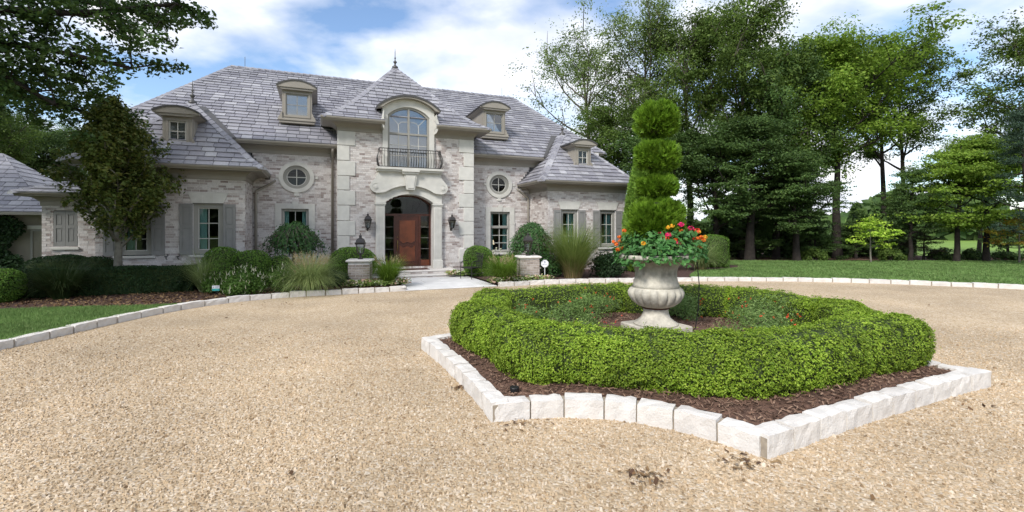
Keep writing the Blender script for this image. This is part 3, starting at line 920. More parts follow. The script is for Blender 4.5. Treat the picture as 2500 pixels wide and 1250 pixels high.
# --- slate roofs
SLATES = []          # (roof, 4 corners on the surface, normal)
def roof_face(Lp, Rp, roof, e=.315, w=.44, slates=True, Vacc=None, Facc=None):
    """Face between two edge polylines (eave to top); courses of slates follow it."""
    Lp = [np.array(p, float) for p in Lp]; Rp = [np.array(p, float) for p in Rp]
    for (l0, l1), (r0, r1) in zip(zip(Lp, Lp[1:]), zip(Rp, Rp[1:])):
        b_ = len(Vacc); Vacc += [tuple(l0), tuple(r0), tuple(r1), tuple(l1)]; Facc.append((b_, b_+1, b_+2, b_+3))
        if not slates: continue
        d = r0-l0; d = d/np.linalg.norm(d) if np.linalg.norm(d) > .01 else (r1-l1)/np.linalg.norm(r1-l1)
        up = (l1-l0)-d*((l1-l0) @ d); sl = np.linalg.norm(up); up /= sl
        nrm = np.cross(d, up); nrm = nrm/np.linalg.norm(nrm)
        if nrm[2] < 0: nrm = -nrm
        m_ = max(1, round(sl/e))
        for c_ in range(m_):
            t0, t1 = c_/m_, min(1.0, (c_+1.15)/m_)
            a0, a1 = l0+(l1-l0)*t0, l0+(l1-l0)*t1
            b0, b1 = r0+(r1-r0)*t0, r0+(r1-r0)*t1
            f = lambda p: (p-l0) @ d
            A0, A1, B0, B1 = f(a0), f(a1), f(b0), f(b1)
            s_ = min(A0, A1)-w*(c_ % 2)*.5-rnd.uniform(0, .12)
            while s_ < max(B0, B1):
                ww = w*rnd.uniform(.72, 1.18)
                lo, hi = s_+.009, s_+ww-.009
                p0, p1 = min(max(lo, A0), B0), min(max(hi, A0), B0)
                q0, q1 = min(max(lo, A1), B1), min(max(hi, A1), B1)
                if p1-p0 > .03 or q1-q0 > .03:
                    base0, base1 = l0+up*(sl*t0), l0+up*(sl*t1)
                    base0 = base0+0; pts = [base0+d*p0, base0+d*p1, base1+d*q1, base1+d*q0]
                    SLATES.append((roof, pts, nrm, abs((p1-p0)-ww+.018) < .002 and abs((q1-q0)-ww+.018) < .002))
                s_ += ww
def roof(faces, backs=()):
    V, F = [], []
    o = bpy.data.objects.new('roof', bpy.data.meshes.new('roof')); link(o, house)
    for Lp, Rp in faces: roof_face(Lp, Rp, o, Vacc=V, Facc=F)
    for poly in backs:
        b_ = len(V); V += [tuple(p) for p in poly]; F.append(tuple(range(b_, b_+len(poly))))
    o.data.from_pydata([tuple(map(float, v)) for v in V], [], F); o.data.materials.append(M['slate_under']); o.data.update()
    return o
# main roof
ZE, ZR, VR, UR = 5.38, 10.10, 7.0, 7.6
roof([([(-8.6,.27,ZE),(-8.6,1.1,5.97)], [(8.6,.27,ZE),(8.6,1.1,5.97)]),
      ([(-10.5,1.1,5.97),(-UR,VR,ZR)], [(10.5,1.1,5.97),(UR,VR,ZR)]),
      ([(-10.5,13,5.97),(-UR,VR,ZR)], [(-10.5,1.1,5.97),(-UR,VR,ZR)]),
      ([(10.5,1.1,5.97),(UR,VR,ZR)], [(10.5,13,5.97),(UR,VR,ZR)])],
     [[(10.5,13,5.97),(-10.5,13,5.97),(-UR,VR,ZR),(UR,VR,ZR)]])
# centre roof: flared hipped front, ridge running back
EC, ZC = 3.45, 6.33
ca, cm1, cm2 = (lambda s_: (s_*EC,-.60,ZC)), (lambda s_: (s_*(EC-.48),0.03,ZC+.33)), (lambda s_: (s_*(EC-1.15),.92,ZC+.98))
apex = (0,4.0,10.05)
wl = -1.06
roof([([ca(-1),cm1(-1)], [(wl,-.60,ZC),(wl,.03,ZC+.33)]),
      ([(-wl,-.60,ZC),(-wl,.03,ZC+.33)], [ca(1),cm1(1)]),
      ([cm1(-1),cm2(-1),apex], [cm1(1),cm2(1),apex]),
      ([(-EC,2.6,ZC),(-EC+.48,2.9,ZC+.33),(-EC+1.15,3.6,ZC+.98),(0,7.2,10.05)], [ca(-1),cm1(-1),cm2(-1),apex]),
      ([ca(1),cm1(1),cm2(1),apex], [(EC,2.6,ZC),(EC-.48,2.9,ZC+.33),(EC-1.15,3.6,ZC+.98),(0,7.2,10.05)])])
# wing roofs
for s_ in (-1, 1):
    zc, uc = 4.07, 8.04
    inn, out = s_*(UW-.64), s_*(10.13+.64)
    lo, hi = min(inn, out), max(inn, out)
    H = [(0.0,0.0,0.0),(.16,.17,.36),(.36,.37,.95),(1.0,1.0,2.76)]   # share of u run, share of v run, rise
    left = [(lo+(s_*uc-lo)*a_, VW_-.64+3.15*b_, zc+r_) for a_, b_, r_ in H]
    right = [(hi+(s_*uc-hi)*a_, VW_-.64+3.15*b_, zc+r_) for a_, b_, r_ in H]
    back = [VM+.3, VM+.5, VM+.9, 4.4]
    bl = [(p[0], bv, p[2]) for p, bv in zip(left, back)]
    br = [(p[0], bv, p[2]) for p, bv in zip(right, back)]
    roof([(left, right), (bl, left), (right, br)])
# low block roof and its neighbour
roof([([(-12.26,-1.03,3.10),(-9.6,2.0,4.3)], [(-10.14,-1.03,3.10),(-9.0,2.0,4.3)]),
      ([(-12.26,4.5,3.10),(-9.6,4.5,4.3)], [(-12.26,-1.03,3.10),(-9.6,2.0,4.3)])])

SLATES.sort(key=lambda t: (0 if t[3] else 100)+np.hypot(*(np.mean(t[1], 0)[:2]-CAMH)))
um = bpy.data.meshes.new('slate')
tk = 1.0
um.from_pydata([(-.5,0,0),(.5,0,0),(.5,1,0),(-.5,1,0),(-.5,0,1),(.5,0,1),(.5,1,.25),(-.5,1,.25)], [], [(4,5,6,7),(0,1,5,4),(1,2,6,5),(3,0,4,7)])
um.materials.append(M['slate']); um.update()
for rf, p, nr, full in SLATES[:300]:
    o = bpy.data.objects.new('slate', um); link(o, rf)
    x = p[1]-p[0]; y = p[3]-p[0]; mid = (p[0]+p[1])/2
    m4 = Matrix(((x[0], y[0], nr[0]*.050, mid[0]), (x[1], y[1], nr[1]*.050, mid[1]), (x[2], y[2], nr[2]*.050, mid[2]), (0,0,0,1)))
    o.matrix_local = m4
by_roof = {}
for t in SLATES[300:]: by_roof.setdefault(t[0], []).append(t)
for rf, ts in by_roof.items():
    V = np.empty((len(ts), 8, 3))
    for i, (_, p, nr, full) in enumerate(ts):
        th = .050+rnd.uniform(-.008,.012)
        V[i,0:4] = p
        V[i,4] = p[0]+nr*th; V[i,5] = p[1]+nr*th; V[i,6] = p[2]+nr*.006; V[i,7] = p[3]+nr*.006
    q = np.array([[4,5,6,7],[0,1,5,4],[1,2,6,5],[3,0,4,7]])
    Q = (np.arange(len(ts))*8)[:,None,None]+q[None]
    o = quads_obj('slates', V.reshape(-1,3), Q.reshape(-1,4), M['slate'], rf); o['kind'] = 'stuff'

# hip and ridge caps
def caps(poly, name='hip_cap', w=.17, step=.30):
    mb = MB()
    for a_, b_ in zip(poly, poly[1:]):
        a_, b_ = Vector(a_), Vector(b_); d = b_-a_; n_ = max(1, round(d.length/step)); dn = d.normalized()
        side = dn.cross(Vector((0,0,1))).normalized()
        for k in range(n_):
            p, q = a_+d*(k/n_), a_+d*((k+1.1)/n_)
            up = Vector((0,0,1))
            v = []
            for pt, lift in ((p,.075),(q,.045)):
                v += [pt-side*w-up*(w*.45-lift+.02), pt+up*lift, pt+side*w-up*(w*.45-lift+.02), pt+side*w-up*(w*.45-lift+.05), pt-side*w-up*(w*.45-lift+.05)]
            mb.add(v, [(0,1,6,5),(1,2,7,6),(4,3,2,1,0),(2,3,8,7),(0,5,9,4)])
    return mb.build(name, M['slate'], house)
caps([(-10.5,1.1,5.97),(-UR,VR,ZR)]); caps([(10.5,1.1,5.97),(UR,VR,ZR)])
caps([(-UR,VR,ZR),(UR,VR,ZR)], 'ridge_cap')
for s_ in (-1, 1):
    caps([ca(s_),cm1(s_),cm2(s_),apex])
    inn, out = s_*(UW-.64), s_*(10.13+.64)
    for e_ in (inn, out):
        caps([(e_+(s_*8.04-e_)*a_, VW_-.64+3.15*b_, 4.07+r_) for a_, b_, r_ in [(0.0,0.0,0.0),(.16,.17,.36),(.36,.37,.95),(1.0,1.0,2.76)]])
caps([apex,(0,7.0,10.05)], 'ridge_cap')
caps([(-12.26,-1.03,3.10),(-9.6,2.0,4.3)])

# finials
def finial(u, v, z, h):
    mb = MB().lathe([(.16,-.10),(.15,.02),(.05,.10),(.04,.18),(.09,.24),(.09,.28),(.03,.33),(.025,.42),(.05,.46),(.02,.5),(.018,h*.8),(.004,h)], 10, (u,v,z))
    mb.build('finial', M['lead'], house, True)
finial(0, 4.0, 10.08, .95)
for s_ in (-1, 1): finial(s_*8.04, 1.31, 6.84, .85)
for u in (-7.0, 6.9): MB().tube([(u,VR,ZR),(u,VR,ZR+.55)], .012, 5).build('lightning_rod', M['lead'], house)
# flashing in the valleys and stepped flashing up the main wall
for s_ in (-1, 1):
    mb = MB()
    for k in range(9):
        t = k/8
        z0 = 4.02+t*.95; u0 = s_*(UW-.60+t*.78)
        a_, b_ = sorted((u0-s_*.03, u0+s_*.16))
        mb.box(a_, b_, VM-.030-.0006*k, VM-.002, z0-.10, z0+.12)
    mb.build('step_flashing', M['lead'], house)
    V_ = [(s_*6.42,.18,5.36),(s_*6.72,.22,5.30),(s_*8.05,1.92,6.80),(s_*7.72,1.95,6.80)]
    mesh_obj('valley_flashing', [(*p[:2],p[2]+.06) for p in V_]+[(*p[:2],p[2]) for p in V_], [(0,1,2,3),(7,6,5,4),(0,4,5,1),(1,5,6,2),(2,6,7,3),(3,7,4,0)], M['lead'], house)

# ------------------------------------------------------------------ openings and trim of the house
def ring_prism(outer, inner, y0, y1, name, mat, parent, closed=True):
    n = len(outer); V = []; F = []
    for y in (y0, y1):
        V += [(p[0], y, p[1]) for p in outer]; V += [(p[0], y, p[1]) for p in inner]
    m = n if closed else n-1
    for i in range(m):
        j = (i+1) % n
        F += [(i,j,n+j,n+i),(2*n+j,2*n+i,3*n+i,3*n+j),(j,i,2*n+i,2*n+j),(n+i,n+j,3*n+j,3*n+i)]
    if not closed: F += [(0,n,3*n,2*n),(n-1,3*n-1,4*n-1,2*n-1)]
    return mesh_obj(name, V, F, mat, parent)
def arch_pts(c, h, z0, zs, zt, n=14):
    r_ = (h*h+(zt-zs)**2)/(2*(zt-zs)); zc = zt-r_; t0 = math.asin(min(1, h/r_))
    pts = [(c-h, z0)]
    pts += [(c+r_*math.sin(t), zc+r_*math.cos(t)) for t in np.linspace(-t0, t0, n)]
    pts.append((c+h, z0))
    return pts
def ell_pts(c, zc, a, b, n=32):
    return [(c+a*math.cos(2*math.pi*k/n), zc+b*math.sin(2*math.pi*k/n)) for k in range(n)]
def rect_pts(a, b, z0, z1): return [(a,z0),(b,z0),(b,z1),(a,z1)]

def drape(uc, w, v, z0, z1, mat, parent, waves=5):
    V = []; F = []; n = 24
    for i in range(n+1):
        t = i/n; x = uc-w/2+w*t; y = v+.03*math.sin(t*waves*2*math.pi)
        V += [(x,y,z0),(x,y+.01*math.sin(9*t),z1)]
    for i in range(n): F.append((2*i,2*i+2,2*i+3,2*i+1))
    return mesh_obj('curtain', V, F, mat, parent, True)

def window(uc, v, w, z0, z1, cols, zrows, fw=.07, curtain=None, name='window', depth=.15, recess=.05, mats=('window','muntin'), parent=None, blind=None):
    """Framed window with a pane per light; zrows are the heights of the bars between z0 and z1."""
    a, b = uc-w/2, uc+w/2
    vf = v+recess
    f = ring_prism(rect_pts(a,b,z0,z1), rect_pts(a+fw,b-fw,z0+fw,z1-fw), vf, vf+depth, name, M[mats[0]], parent or house)
    ia, ib, iz0, iz1 = a+fw, b-fw, z0+fw, z1-fw
    us = [ia+(ib-ia)*k/cols for k in range(cols+1)]
    zs = [iz0]+list(zrows)+[iz1]
    sash = ring_prism(rect_pts(ia-.002,ib+.002,iz0-.002,iz1+.002), rect_pts(ia+.03,ib-.03,iz0+.03,iz1-.03), vf+.045, vf+.085, 'sash', M[mats[1]], f)
    for u_ in us[1:-1]: MB().box(u_-.013,u_+.013,vf+.05,vf+.08,iz0+.03,iz1-.03).build('glazing_bar', M[mats[1]], f)
    for z_ in zs[1:-1]: MB().box(ia+.03,ib-.03,vf+.052,vf+.078,z_-.013,z_+.013).build('glazing_bar', M[mats[1]], f)
    for i in range(cols):
        for j in range(len(zs)-1):
            MB().box(us[i],us[i+1],vf+.062,vf+.067,zs[j],zs[j+1]).build('pane', M['glass'], f)
    if curtain:
        for cu, cw in curtain: drape(cu, cw, vf+.26, z0-.1, z1+.02, M['curtain'], f)
    if blind: MB().box(a+.02,b-.02,vf+.10,vf+.11,z0+.02,z1-.02).build('blind', M[blind], f)
    return f

# --- main-wall windows and oval windows
def stone_surround(uc, v, w, z0, z1):
    s = empty('window_surround'); s.parent = house
    a, b = uc-w/2, uc+w/2
    mb = MB()
    mb.box(a-.23,a,v-.055,v+.06,z0-.02,2.16); mb.box(b,b+.23,v-.055,v+.06,z0-.02,2.16)
    mb.box(a-.25,a,v-.065,v+.06,2.165,2.29); mb.box(b,b+.25,v-.065,v+.06,2.165,2.29)
    mb.box(a-.23,a,v-.05,v+.06,2.295,z1+.21); mb.box(b,b+.23,v-.05,v+.06,2.295,z1+.21)
    mb.box(a+.001,b-.001,v-.05,v+.06,z1+.001,z1+.21)
    mb.build('jamb', M['stone'], s)
    MB().prism([(uc-.085,z1+.002),(uc+.085,z1+.002),(uc+.125,z1+.30),(uc-.125,z1+.30)], v-.075, v-.052).build('keystone', M['stone'], s)
    MB().bbox(a-.27,b+.27,v-.11,v+.06,z0-.12,z0-.022,.01).build('sill', M['stone'], s)
for s_ in (-1, 1):
    uc = s_*4.42
    stone_surround(uc, VM, 1.0, .87, 2.78)
    window(uc, VM, 1.0, .87, 2.78, 2, [1.30,1.66,2.0,2.10], curtain=[(uc-.40,.30),(uc+.40,.30)])
    MB().box(uc-.43,uc+.43,VM+.045,VM+.16,2.0,2.10).build('transom_bar', M['window'], house)
    oc, oz = s_*4.37, 4.06
    w_ = ring_prism(ell_pts(oc,oz,.66,.63), ell_pts(oc,oz,.50,.47), VM-.06, VM+.06, 'oval_window', M['stone'], house)
    mb = MB()
    for du, dz in ((-.76,0),(.70,0)): mb.box(oc+du+.0,oc+du+.10,VM-.05,VM+.02,oz-.055,oz+.055)
    mb.prism([(oc-.07,oz-.60),(oc+.07,oz-.60),(oc+.10,oz-.76),(oc-.10,oz-.76)], VM-.05, VM+.02)
    mb.build('keystone', M['stone'], w_)
    ring_prism(ell_pts(oc,oz,.502,.472), ell_pts(oc,oz,.37,.36), VM+.01, VM+.14, 'frame', M['window'], w_)
    ring_prism(ell_pts(oc,oz,.372,.362), ell_pts(oc,oz,.34,.33), VM+.05, VM+.10, 'sash', M['muntin'], w_)
    MB().box(oc-.014,oc+.014,VM+.055,VM+.095,oz-.34,oz+.34).build('glazing_bar', M['muntin'], w_)
    MB().box(oc-.35,oc+.35,VM+.057,VM+.093,oz-.014,oz+.014).build('glazing_bar', M['muntin'], w_)
    for qx in (-1, 1):
        for qz in (-1, 1):
            pts = [(oc, oz)]+[(oc+qx*.36*math.cos(t), oz+qz*.35*math.sin(t)) for t in np.linspace(0, math.pi/2, 8)]
            MB().prism(pts, VM+.07, VM+.075).build('pane', M['glass'], w_)
# --- wing windows with shutters and flared lintels
def shutter(u0, w, v, z0, z1):
    b = empty('shutter'); b.parent = house
    MB().box(u0,u0+w,v-.045,v-.016,z0,z1).build('board', M['shutter'], b)
    mb = MB()
    zm = z0+(z1-z0)*.55
    for p, q, r_, s2 in ((u0,u0+.065,z0,z1),(u0+w-.065,u0+w,z0,z1)): mb.box(p,q,v-.062,v-.046,r_,s2)
    for r_, s2 in ((z0,z0+.13),(zm-.05,zm+.05),(z1-.11,z1)): mb.box(u0+.066,u0+w-.066,v-.0615,v-.046,r_,s2)
    mb.build('rail', M['shutter'], b)
    MB().bbox(u0+.10,u0+w-.10,v-.056,v-.046,z0+.165,zm-.085,.006).build('panel', M['shutter'], b)
    MB().bbox(u0+.10,u0+w-.10,v-.056,v-.046,zm+.085,z1-.145,.006).build('panel', M['shutter'], b)
    return b
def shutter_dog(u, v, z):
    mb = MB().tube([(u-.05,v-.07,z),(u+.03,v-.075,z+.01),(u+.06,v-.07,z+.06),(u+.02,v-.07,z+.08)], .014, 5)
    mb.tube([(u,v-.07,z),(u,v-.075,z-.07),(u+.03,v-.07,z-.10)], .014, 5)
    mb.build('shutter_dog', M['iron'], house)
for s_ in (-1, 1):
    for uc in (7.05, 9.10):
        u = s_*uc
        window(u, VW_, .88, 1.12, 2.83, 2, [1.64,2.17], fw=.13, curtain=[(u+s_*.18, .34)] if s_ > 0 else [(u-.20, .22)])
        for p in (u-.44-.38, u+.44+.01): shutter(p, .37, VW_, 1.10, 2.83)
        MB().prism([(u-.46,2.86),(u+.46,2.86),(u+.60,3.22),(u-.60,3.22)], VW_-.035, VW_+.02).build('lintel', M['stone'], house)
        for k in (-1, 1):
            MB().box(u+k*.17-.004,u+k*.17+.004,VW_-.038,VW_-.034,2.87,3.21).build('joint', M['mortar'], house)
        MB().box(u-.45,u+.45,VW_-.03,VW_+.03,2.832,2.858).build('drip', M['lead'], house)
        MB().bbox(u-.56,u+.56,VW_-.09,VW_+.05,1.01,1.095,.01).build('sill', M['stone'], house)
        for k in (-1, 1): shutter_dog(u+k*.86, VW_, 1.05)
# closed shutters on the low block
for p in (-11.44, -11.135): shutter(p, .30, -.45, 1.42, 2.55)
MB().bbox(-11.5,-10.78,-.58,-.42,1.30,1.39,.01).build('sill', M['stone'], house)

# --- entrance
ent = empty('door_surround'); ent.parent = house
VS = -.17
for s_ in (-1, 1):
    a, b = sorted((s_*1.02, s_*1.38))
    pil = MB()
    pil.box(a,b,VS,.05,.28,2.93)
    pil.build('pilaster', M['stone'], ent)
    mb = MB()
    for k in range(5):
        c_ = a+.055+k*.0625
        mb.box(c_-.02,c_+.02,VS-.016,VS-.001,.72,2.85)
    mb.build('flute', M['stone'], ent)
    mb = MB().bbox(a-.035,b+.035,VS-.045,.05,.275,.62,.012)
    mb.build('plinth', M['stone'], ent)
    mb = MB().box(a-.02,b+.02,VS-.025,.05,2.935,2.985).box(a-.045,b+.045,VS-.05,.05,2.99,3.05)
    mb.build('capital', M['stone'], ent)
# arch block above the opening
ar = arch_pts(0, 1.02, 3.055, 3.06, 3.43, 18)[1:-1]
top = [(-1.38,3.055)]+[(-1.38+2.76*k/15, 3.52) for k in range(16)]+[(1.38,3.055)]
ring_prism(top[:len(ar)] if len(top) >= len(ar) else top, ar, VS+.02, .05, 'arch', M['stone'], ent, closed=False)
# cartouche with scrolled ends
half = [(1.40,3.46),(1.50,3.50),(1.58,3.58),(1.62,3.70),(1.58,3.84),(1.50,3.94),(1.40,4.05),(1.33,4.16),(1.29,4.30)]
lowr = [(1.36,3.44),(1.10,3.46),(.98,3.50),(.85,3.58),(.65,3.67),(.42,3.735),(.2,3.765),(0,3.775)]
poly = [(x,z) for x,z in lowr[::-1]]+half+[(-x,z) for x,z in half[::-1]]+[(-x,z) for x,z in lowr[:-1]]
def star_prism(poly, c, y0, y1, name, mat, parent):
    n = len(poly)
    V = [(p[0],y0,p[1]) for p in poly]+[(p[0],y1,p[1]) for p in poly]+[(c[0],y0,c[1])]
    F = [(2*n,i,(i+1) % n) for i in range(n)]+[(i,n+i,n+(i+1) % n,(i+1) % n) for i in range(n)]
    return mesh_obj(name, V, F, mat, parent)
cq = star_prism(poly, (0,4.1), VS-.10, .05, 'cartouche', M['stone'], ent)
# moulded lip under the cartouche, spandrel panel behind it
lip = [(x,z) for x,z in lowr[::-1]]; lip = [(-x,z) for x,z in lip[::-1]][:-1]+lip
ring_prism([(x,z+.045) for x,z in lip], lip, VS-.135, VS-.09, 'lip', M['stone'], ent, closed=False)
MB().box(-1.37,1.37,VS+.03,.05,3.521,4.28).build('spandrel', M['stone'], ent)
for s_ in (-1, 1):
    mb = MB(); c_ = s_*1.40; zc = 3.68
    mb.lathe([(.02,0),(.075,0),(.075,.03),(.05,.035),(.0,.04)], 16)
    mb.v = [(x+c_, VS-.10-z, y+zc) for x,y,z in mb.v]
    mb.build('scroll_boss', M['stone'], ent)
    sp = [(c_-s_*(.16-.05*t)*math.cos(1.2+4.6*t), VS-.10, zc+(.16-.05*t)*math.sin(1.2+4.6*t)) for t in np.linspace(0,1,14)]
    MB().tube(sp, .014, 5).build('scroll', M['stone'], ent)
ks = MB().prism([(-.17,3.60),(.17,3.60),(.28,4.28),(-.28,4.28)], VS-.20, VS-.10)
ks.build('keystone', M['stone'], ent)
MB().prism([(-.12,3.66),(.12,3.66),(.21,4.22),(-.21,4.22)], VS-.225, VS-.199).build('keystone_panel', M['stone'], ent)
# balcony slab with moulded edge
mb = MB().box(-1.30,1.30,-.30,.05,4.285,4.33).box(-1.34,1.34,-.40,.05,4.332,4.41).box(-1.38,1.38,-.47,.05,4.412,4.50)
mb.box(-.34,.34,-.44,-.30,4.25,4.33).box(-.36,.36,-.50,-.40,4.335,4.408)
mb.build('balcony_slab', M['stone'], ent)
# wrought-iron balcony railing, bellied
rail = empty('balcony_railing'); rail.parent = house
def belly(t):   # outwards bulge low down, t from the foot up
    return .10*math.sin(min(1, t*1.15)*math.pi)**1.0*(1-t*.35)
ZB0, ZB1 = 4.53, 5.27
def bal(u0, v0, du, dv, nm='baluster', r_=.011):
    pts = [(u0+du*belly(t), v0+dv*belly(t), ZB0+(ZB1-ZB0)*t) for t in np.linspace(0,1,8)]
    MB().tube(pts, r_, 5).build(nm, M['iron'], rail)
ub_, vb_ = 1.26, -.38
for k in range(25):
    u0 = -ub_+2*ub_*k/24
    bal(u0, vb_, (u0/ub_)**7, -1, r_=.011 if 0 < k < 24 else .017)
for s_ in (-1, 1):
    for v0 in (-.28,-.18,-.08): bal(s_*ub_, v0, s_, 0)
    MB().tube([(s_*(ub_+.07), vb_-.03, ZB0+.02),(s_*(ub_+.12), vb_-.03, ZB0+.07),(s_*(ub_+.07), vb_-.03, ZB0+.12),(s_*(ub_+.02), vb_-.03, ZB0+.07),(s_*(ub_+.06), vb_-.03, ZB0+.05)], .014, 5).build('scroll', M['iron'], rail)
for z_, r_ in ((ZB1,.018),(ZB0,.016)):
    MB().tube([(-ub_,0,z_),(-ub_,vb_,z_),(ub_,vb_,z_),(ub_,0,z_)], r_, 6).build('rail', M['iron'], rail)
MB().tube([(-ub_,vb_-.045,ZB1-.12),(ub_,vb_-.045,ZB1-.12)], .008, 5).build('rail', M['iron'], rail)

# recess, frame, door
VD = .42
ring_prism(arch_pts(0,1.14,.28,3.06,3.53), arch_pts(0,1.022,.28,3.055,3.435), .06, VD+.12, 'door_reveal', M['brick'], ent, closed=False)
fr = ring_prism(arch_pts(0,1.03,.36,3.05,3.44), arch_pts(0,.95,.36,3.01,3.36), VD, VD+.10, 'door_frame', M['wood'], house, closed=False)
MB().box(-.951,.951,VD+.004,VD+.096,2.53,2.62).build('transom_bar', M['wood'], fr)
for u_ in (-.53, .53): MB().box(u_-.045,u_+.045,VD+.002,VD+.098,.36,2.53).build('mullion', M['wood'], fr)
MB().box(-.95,.95,VD-.02,VD+.10,.34,.372).build('threshold', M['wood'], fr)
pts = arch_pts(0,.95,2.62,3.01,3.36)
MB().prism(pts, VD+.05, VD+.055).build('pane', M['glass'], fr)
for u_ in np.linspace(-.6,.6,5): MB().tube([(u_*.6,VD+.045,2.62),(u_,VD+.045,3.16+.12*(1-abs(u_)))], .006, 4).build('tracery', M['iron'], fr)
for s_ in (-1, 1):
    a, b = sorted((s_*.575, s_*.95))
    MB().box(a,b,VD+.03,VD+.07,.372,.62).build('sidelight_panel', M['wood_panel'], fr)
    for z_ in (1.10,1.58,2.05): MB().box(a,b,VD+.035,VD+.065,z_-.006,z_+.006).build('glazing_bar', M['window'], fr)
    zs = [.62,1.10,1.58,2.05,2.53]
    for p, q in zip(zs, zs[1:]): MB().box(a,b,VD+.048,VD+.053,p,q).build('pane', M['glass'], fr)
door = MB().box(-.485,.485,VD+.03,VD+.08,.372,2.53).build('door', M['wood'], house)
def ogee_panel(z0, z1, top):
    w_ = .34
    crv = [(-w_,0),(-.27,-.03),(-.20,-.10),(-.12,-.11),(-.06,-.06),(0,-.04),(.06,-.06),(.12,-.11),(.20,-.10),(.27,-.03),(w_,0)]
    if top: return [(x, z0+d+.13) for x,d in crv]+[(w_,z1),(-w_,z1)]
    return [(-w_,z0),(w_,z0)]+[(x, z1+d) for x,d in crv[::-1]]
star_prism(ogee_panel(1.32,2.34,True), (0,1.9), VD+.012, VD+.03, 'panel', M['wood_panel'], door)
star_prism(ogee_panel(.56,1.27,False), (0,.85), VD+.012, VD+.03, 'panel', M['wood_panel'], door)
for z0_, z1_, t_ in ((1.32,2.34,True),(.56,1.27,False)):
    q_ = ogee_panel(z0_, z1_, t_)
    MB().tube([(x,VD+.02,z) for x,z in q_+q_[:1]], .014, 5).build('moulding', M['wood'], door)
MB().tube([(-.42,VD+.02,1.02),(-.425,VD-.03,1.10),(-.42,VD-.035,1.35),(-.415,VD-.02,1.46),(-.42,VD+.02,1.48)], .016, 6).build('handle', M['brass'], door)
MB().lathe([(.03,0),(.03,.02),(.01,.025)], 10, (-.42,VD+.0,1.60)).build('lock', M['brass'], door)
# steps
st = empty('entrance_steps'); st.parent = house
MB().bbox(-1.80,1.80,-1.02,.42,.225,.275,.012).build('tread', M['kerb'], st)
MB().bbox(-1.92,1.92,-1.46,-.96,.085,.135,.012).build('tread', M['kerb'], st)
for (a,b,v,z0,z1) in ((-1.77,1.77,-.985,.136,.224),(-1.88,1.88,-1.42,0,.084)):
    MB().box(a,b,v,v+.3,z0,z1).build('riser', M['mortar'], st)
    x = a
    while x < b-.05:
        e_ = min(b, x+.235)
        MB().box(x+.006,e_-.006,v-.012,v+.02,z0+.008,z1-.008).build('brick', M['brick'], st)
        x = e_
x = -.98
while x < .97:
    MB().box(x+.005,x+.075,VD-.16,VD-.02,.276,.345).build('brick', M['brick'], st); x += .08
mat_ = MB().box(-.75,.75,-.62,.02,.276,.292).build('doormat', M['wood'])
mat_.parent = None; mat_.location = (HO[0], HO[1], 0); mat_.rotation_euler = (0,0,HA)
tag(mat_, 'thin dark brown doormat lying on the top step before the front door', 'doormat')

# --- big arched window in its stone dormer
bw = empty('arched_window'); bw.parent = house
ring_prism(arch_pts(-.02,1.08,4.50,7.00,7.44,18), arch_pts(-.02,.87,4.50,6.72,7.10,18), -.09, .25, 'surround', M['stone'], bw, closed=False)
ring_prism(arch_pts(-.02,.872,4.50,6.72,7.10,18), arch_pts(-.02,.79,4.58,6.66,7.02,18), -.02, .14, 'frame', M['window'], bw, closed=False)
mb = MB()
mb.box(-.06,.02,-.022,.12,4.5,7.05); mb.box(-.80,.77,-.018,.12,5.93,6.01); mb.box(-.80,.77,-.016,.12,4.50,4.60)
mb.build('mullion', M['window'], bw)
for s_ in (-1, 1):
    c_ = -.02+s_*.42
    MB().box(c_-.012,c_+.012,.03,.07,4.60,5.93).build('glazing_bar', M['muntin'], bw)
    for z_ in (5.06,5.5): MB().box(c_-.38,c_+.37,.032,.068,z_-.012,z_+.012).build('glazing_bar', M['muntin'], bw)
    MB().box(c_-.012,c_+.012,.03,.07,6.01,6.36).build('glazing_bar', M['muntin'], bw)
    MB().tube([(-.02,.05,6.50),(c_-s_*.1,.05,6.47),(c_,.05,6.36)], .012, 5).build('glazing_bar', M['muntin'], bw)
    MB().tube([(c_,.05,6.36),(-.02+s_*.76,.05,6.72)], .012, 5).build('glazing_bar', M['muntin'], bw)
    p, q = (-.80,-.06) if s_ < 0 else (.02,.77)
    for z0_, z1_ in ((4.60,5.06),(5.06,5.5),(5.5,5.93)): 
        for e0, e1 in ((p,c_),(c_,q)): MB().box(e0,e1,.05,.055,z0_,z1_).build('pane', M['glass_sky'], bw)
    top = [(x,z) for x,z in arch_pts(-.02,.80,6.01,6.67,7.03,18) if (x < -.05 if s_ < 0 else x > .01)]
    ex = -.06 if s_ < 0 else .02
    top = ([*top,(ex,7.03),(ex,6.01)] if s_ < 0 else [(ex,6.01),(ex,7.03),*top])
    MB().prism(top, .05, .055).build('pane', M['glass_sky'], bw)
MB().box(-.86,.83,.20,.21,4.52,6.60).build('blind', M['blind'], bw)
MB().prism(arch_pts(-.02,.84,6.60,6.70,7.06,14), .21, .22).build('blind', M['blind'], bw)
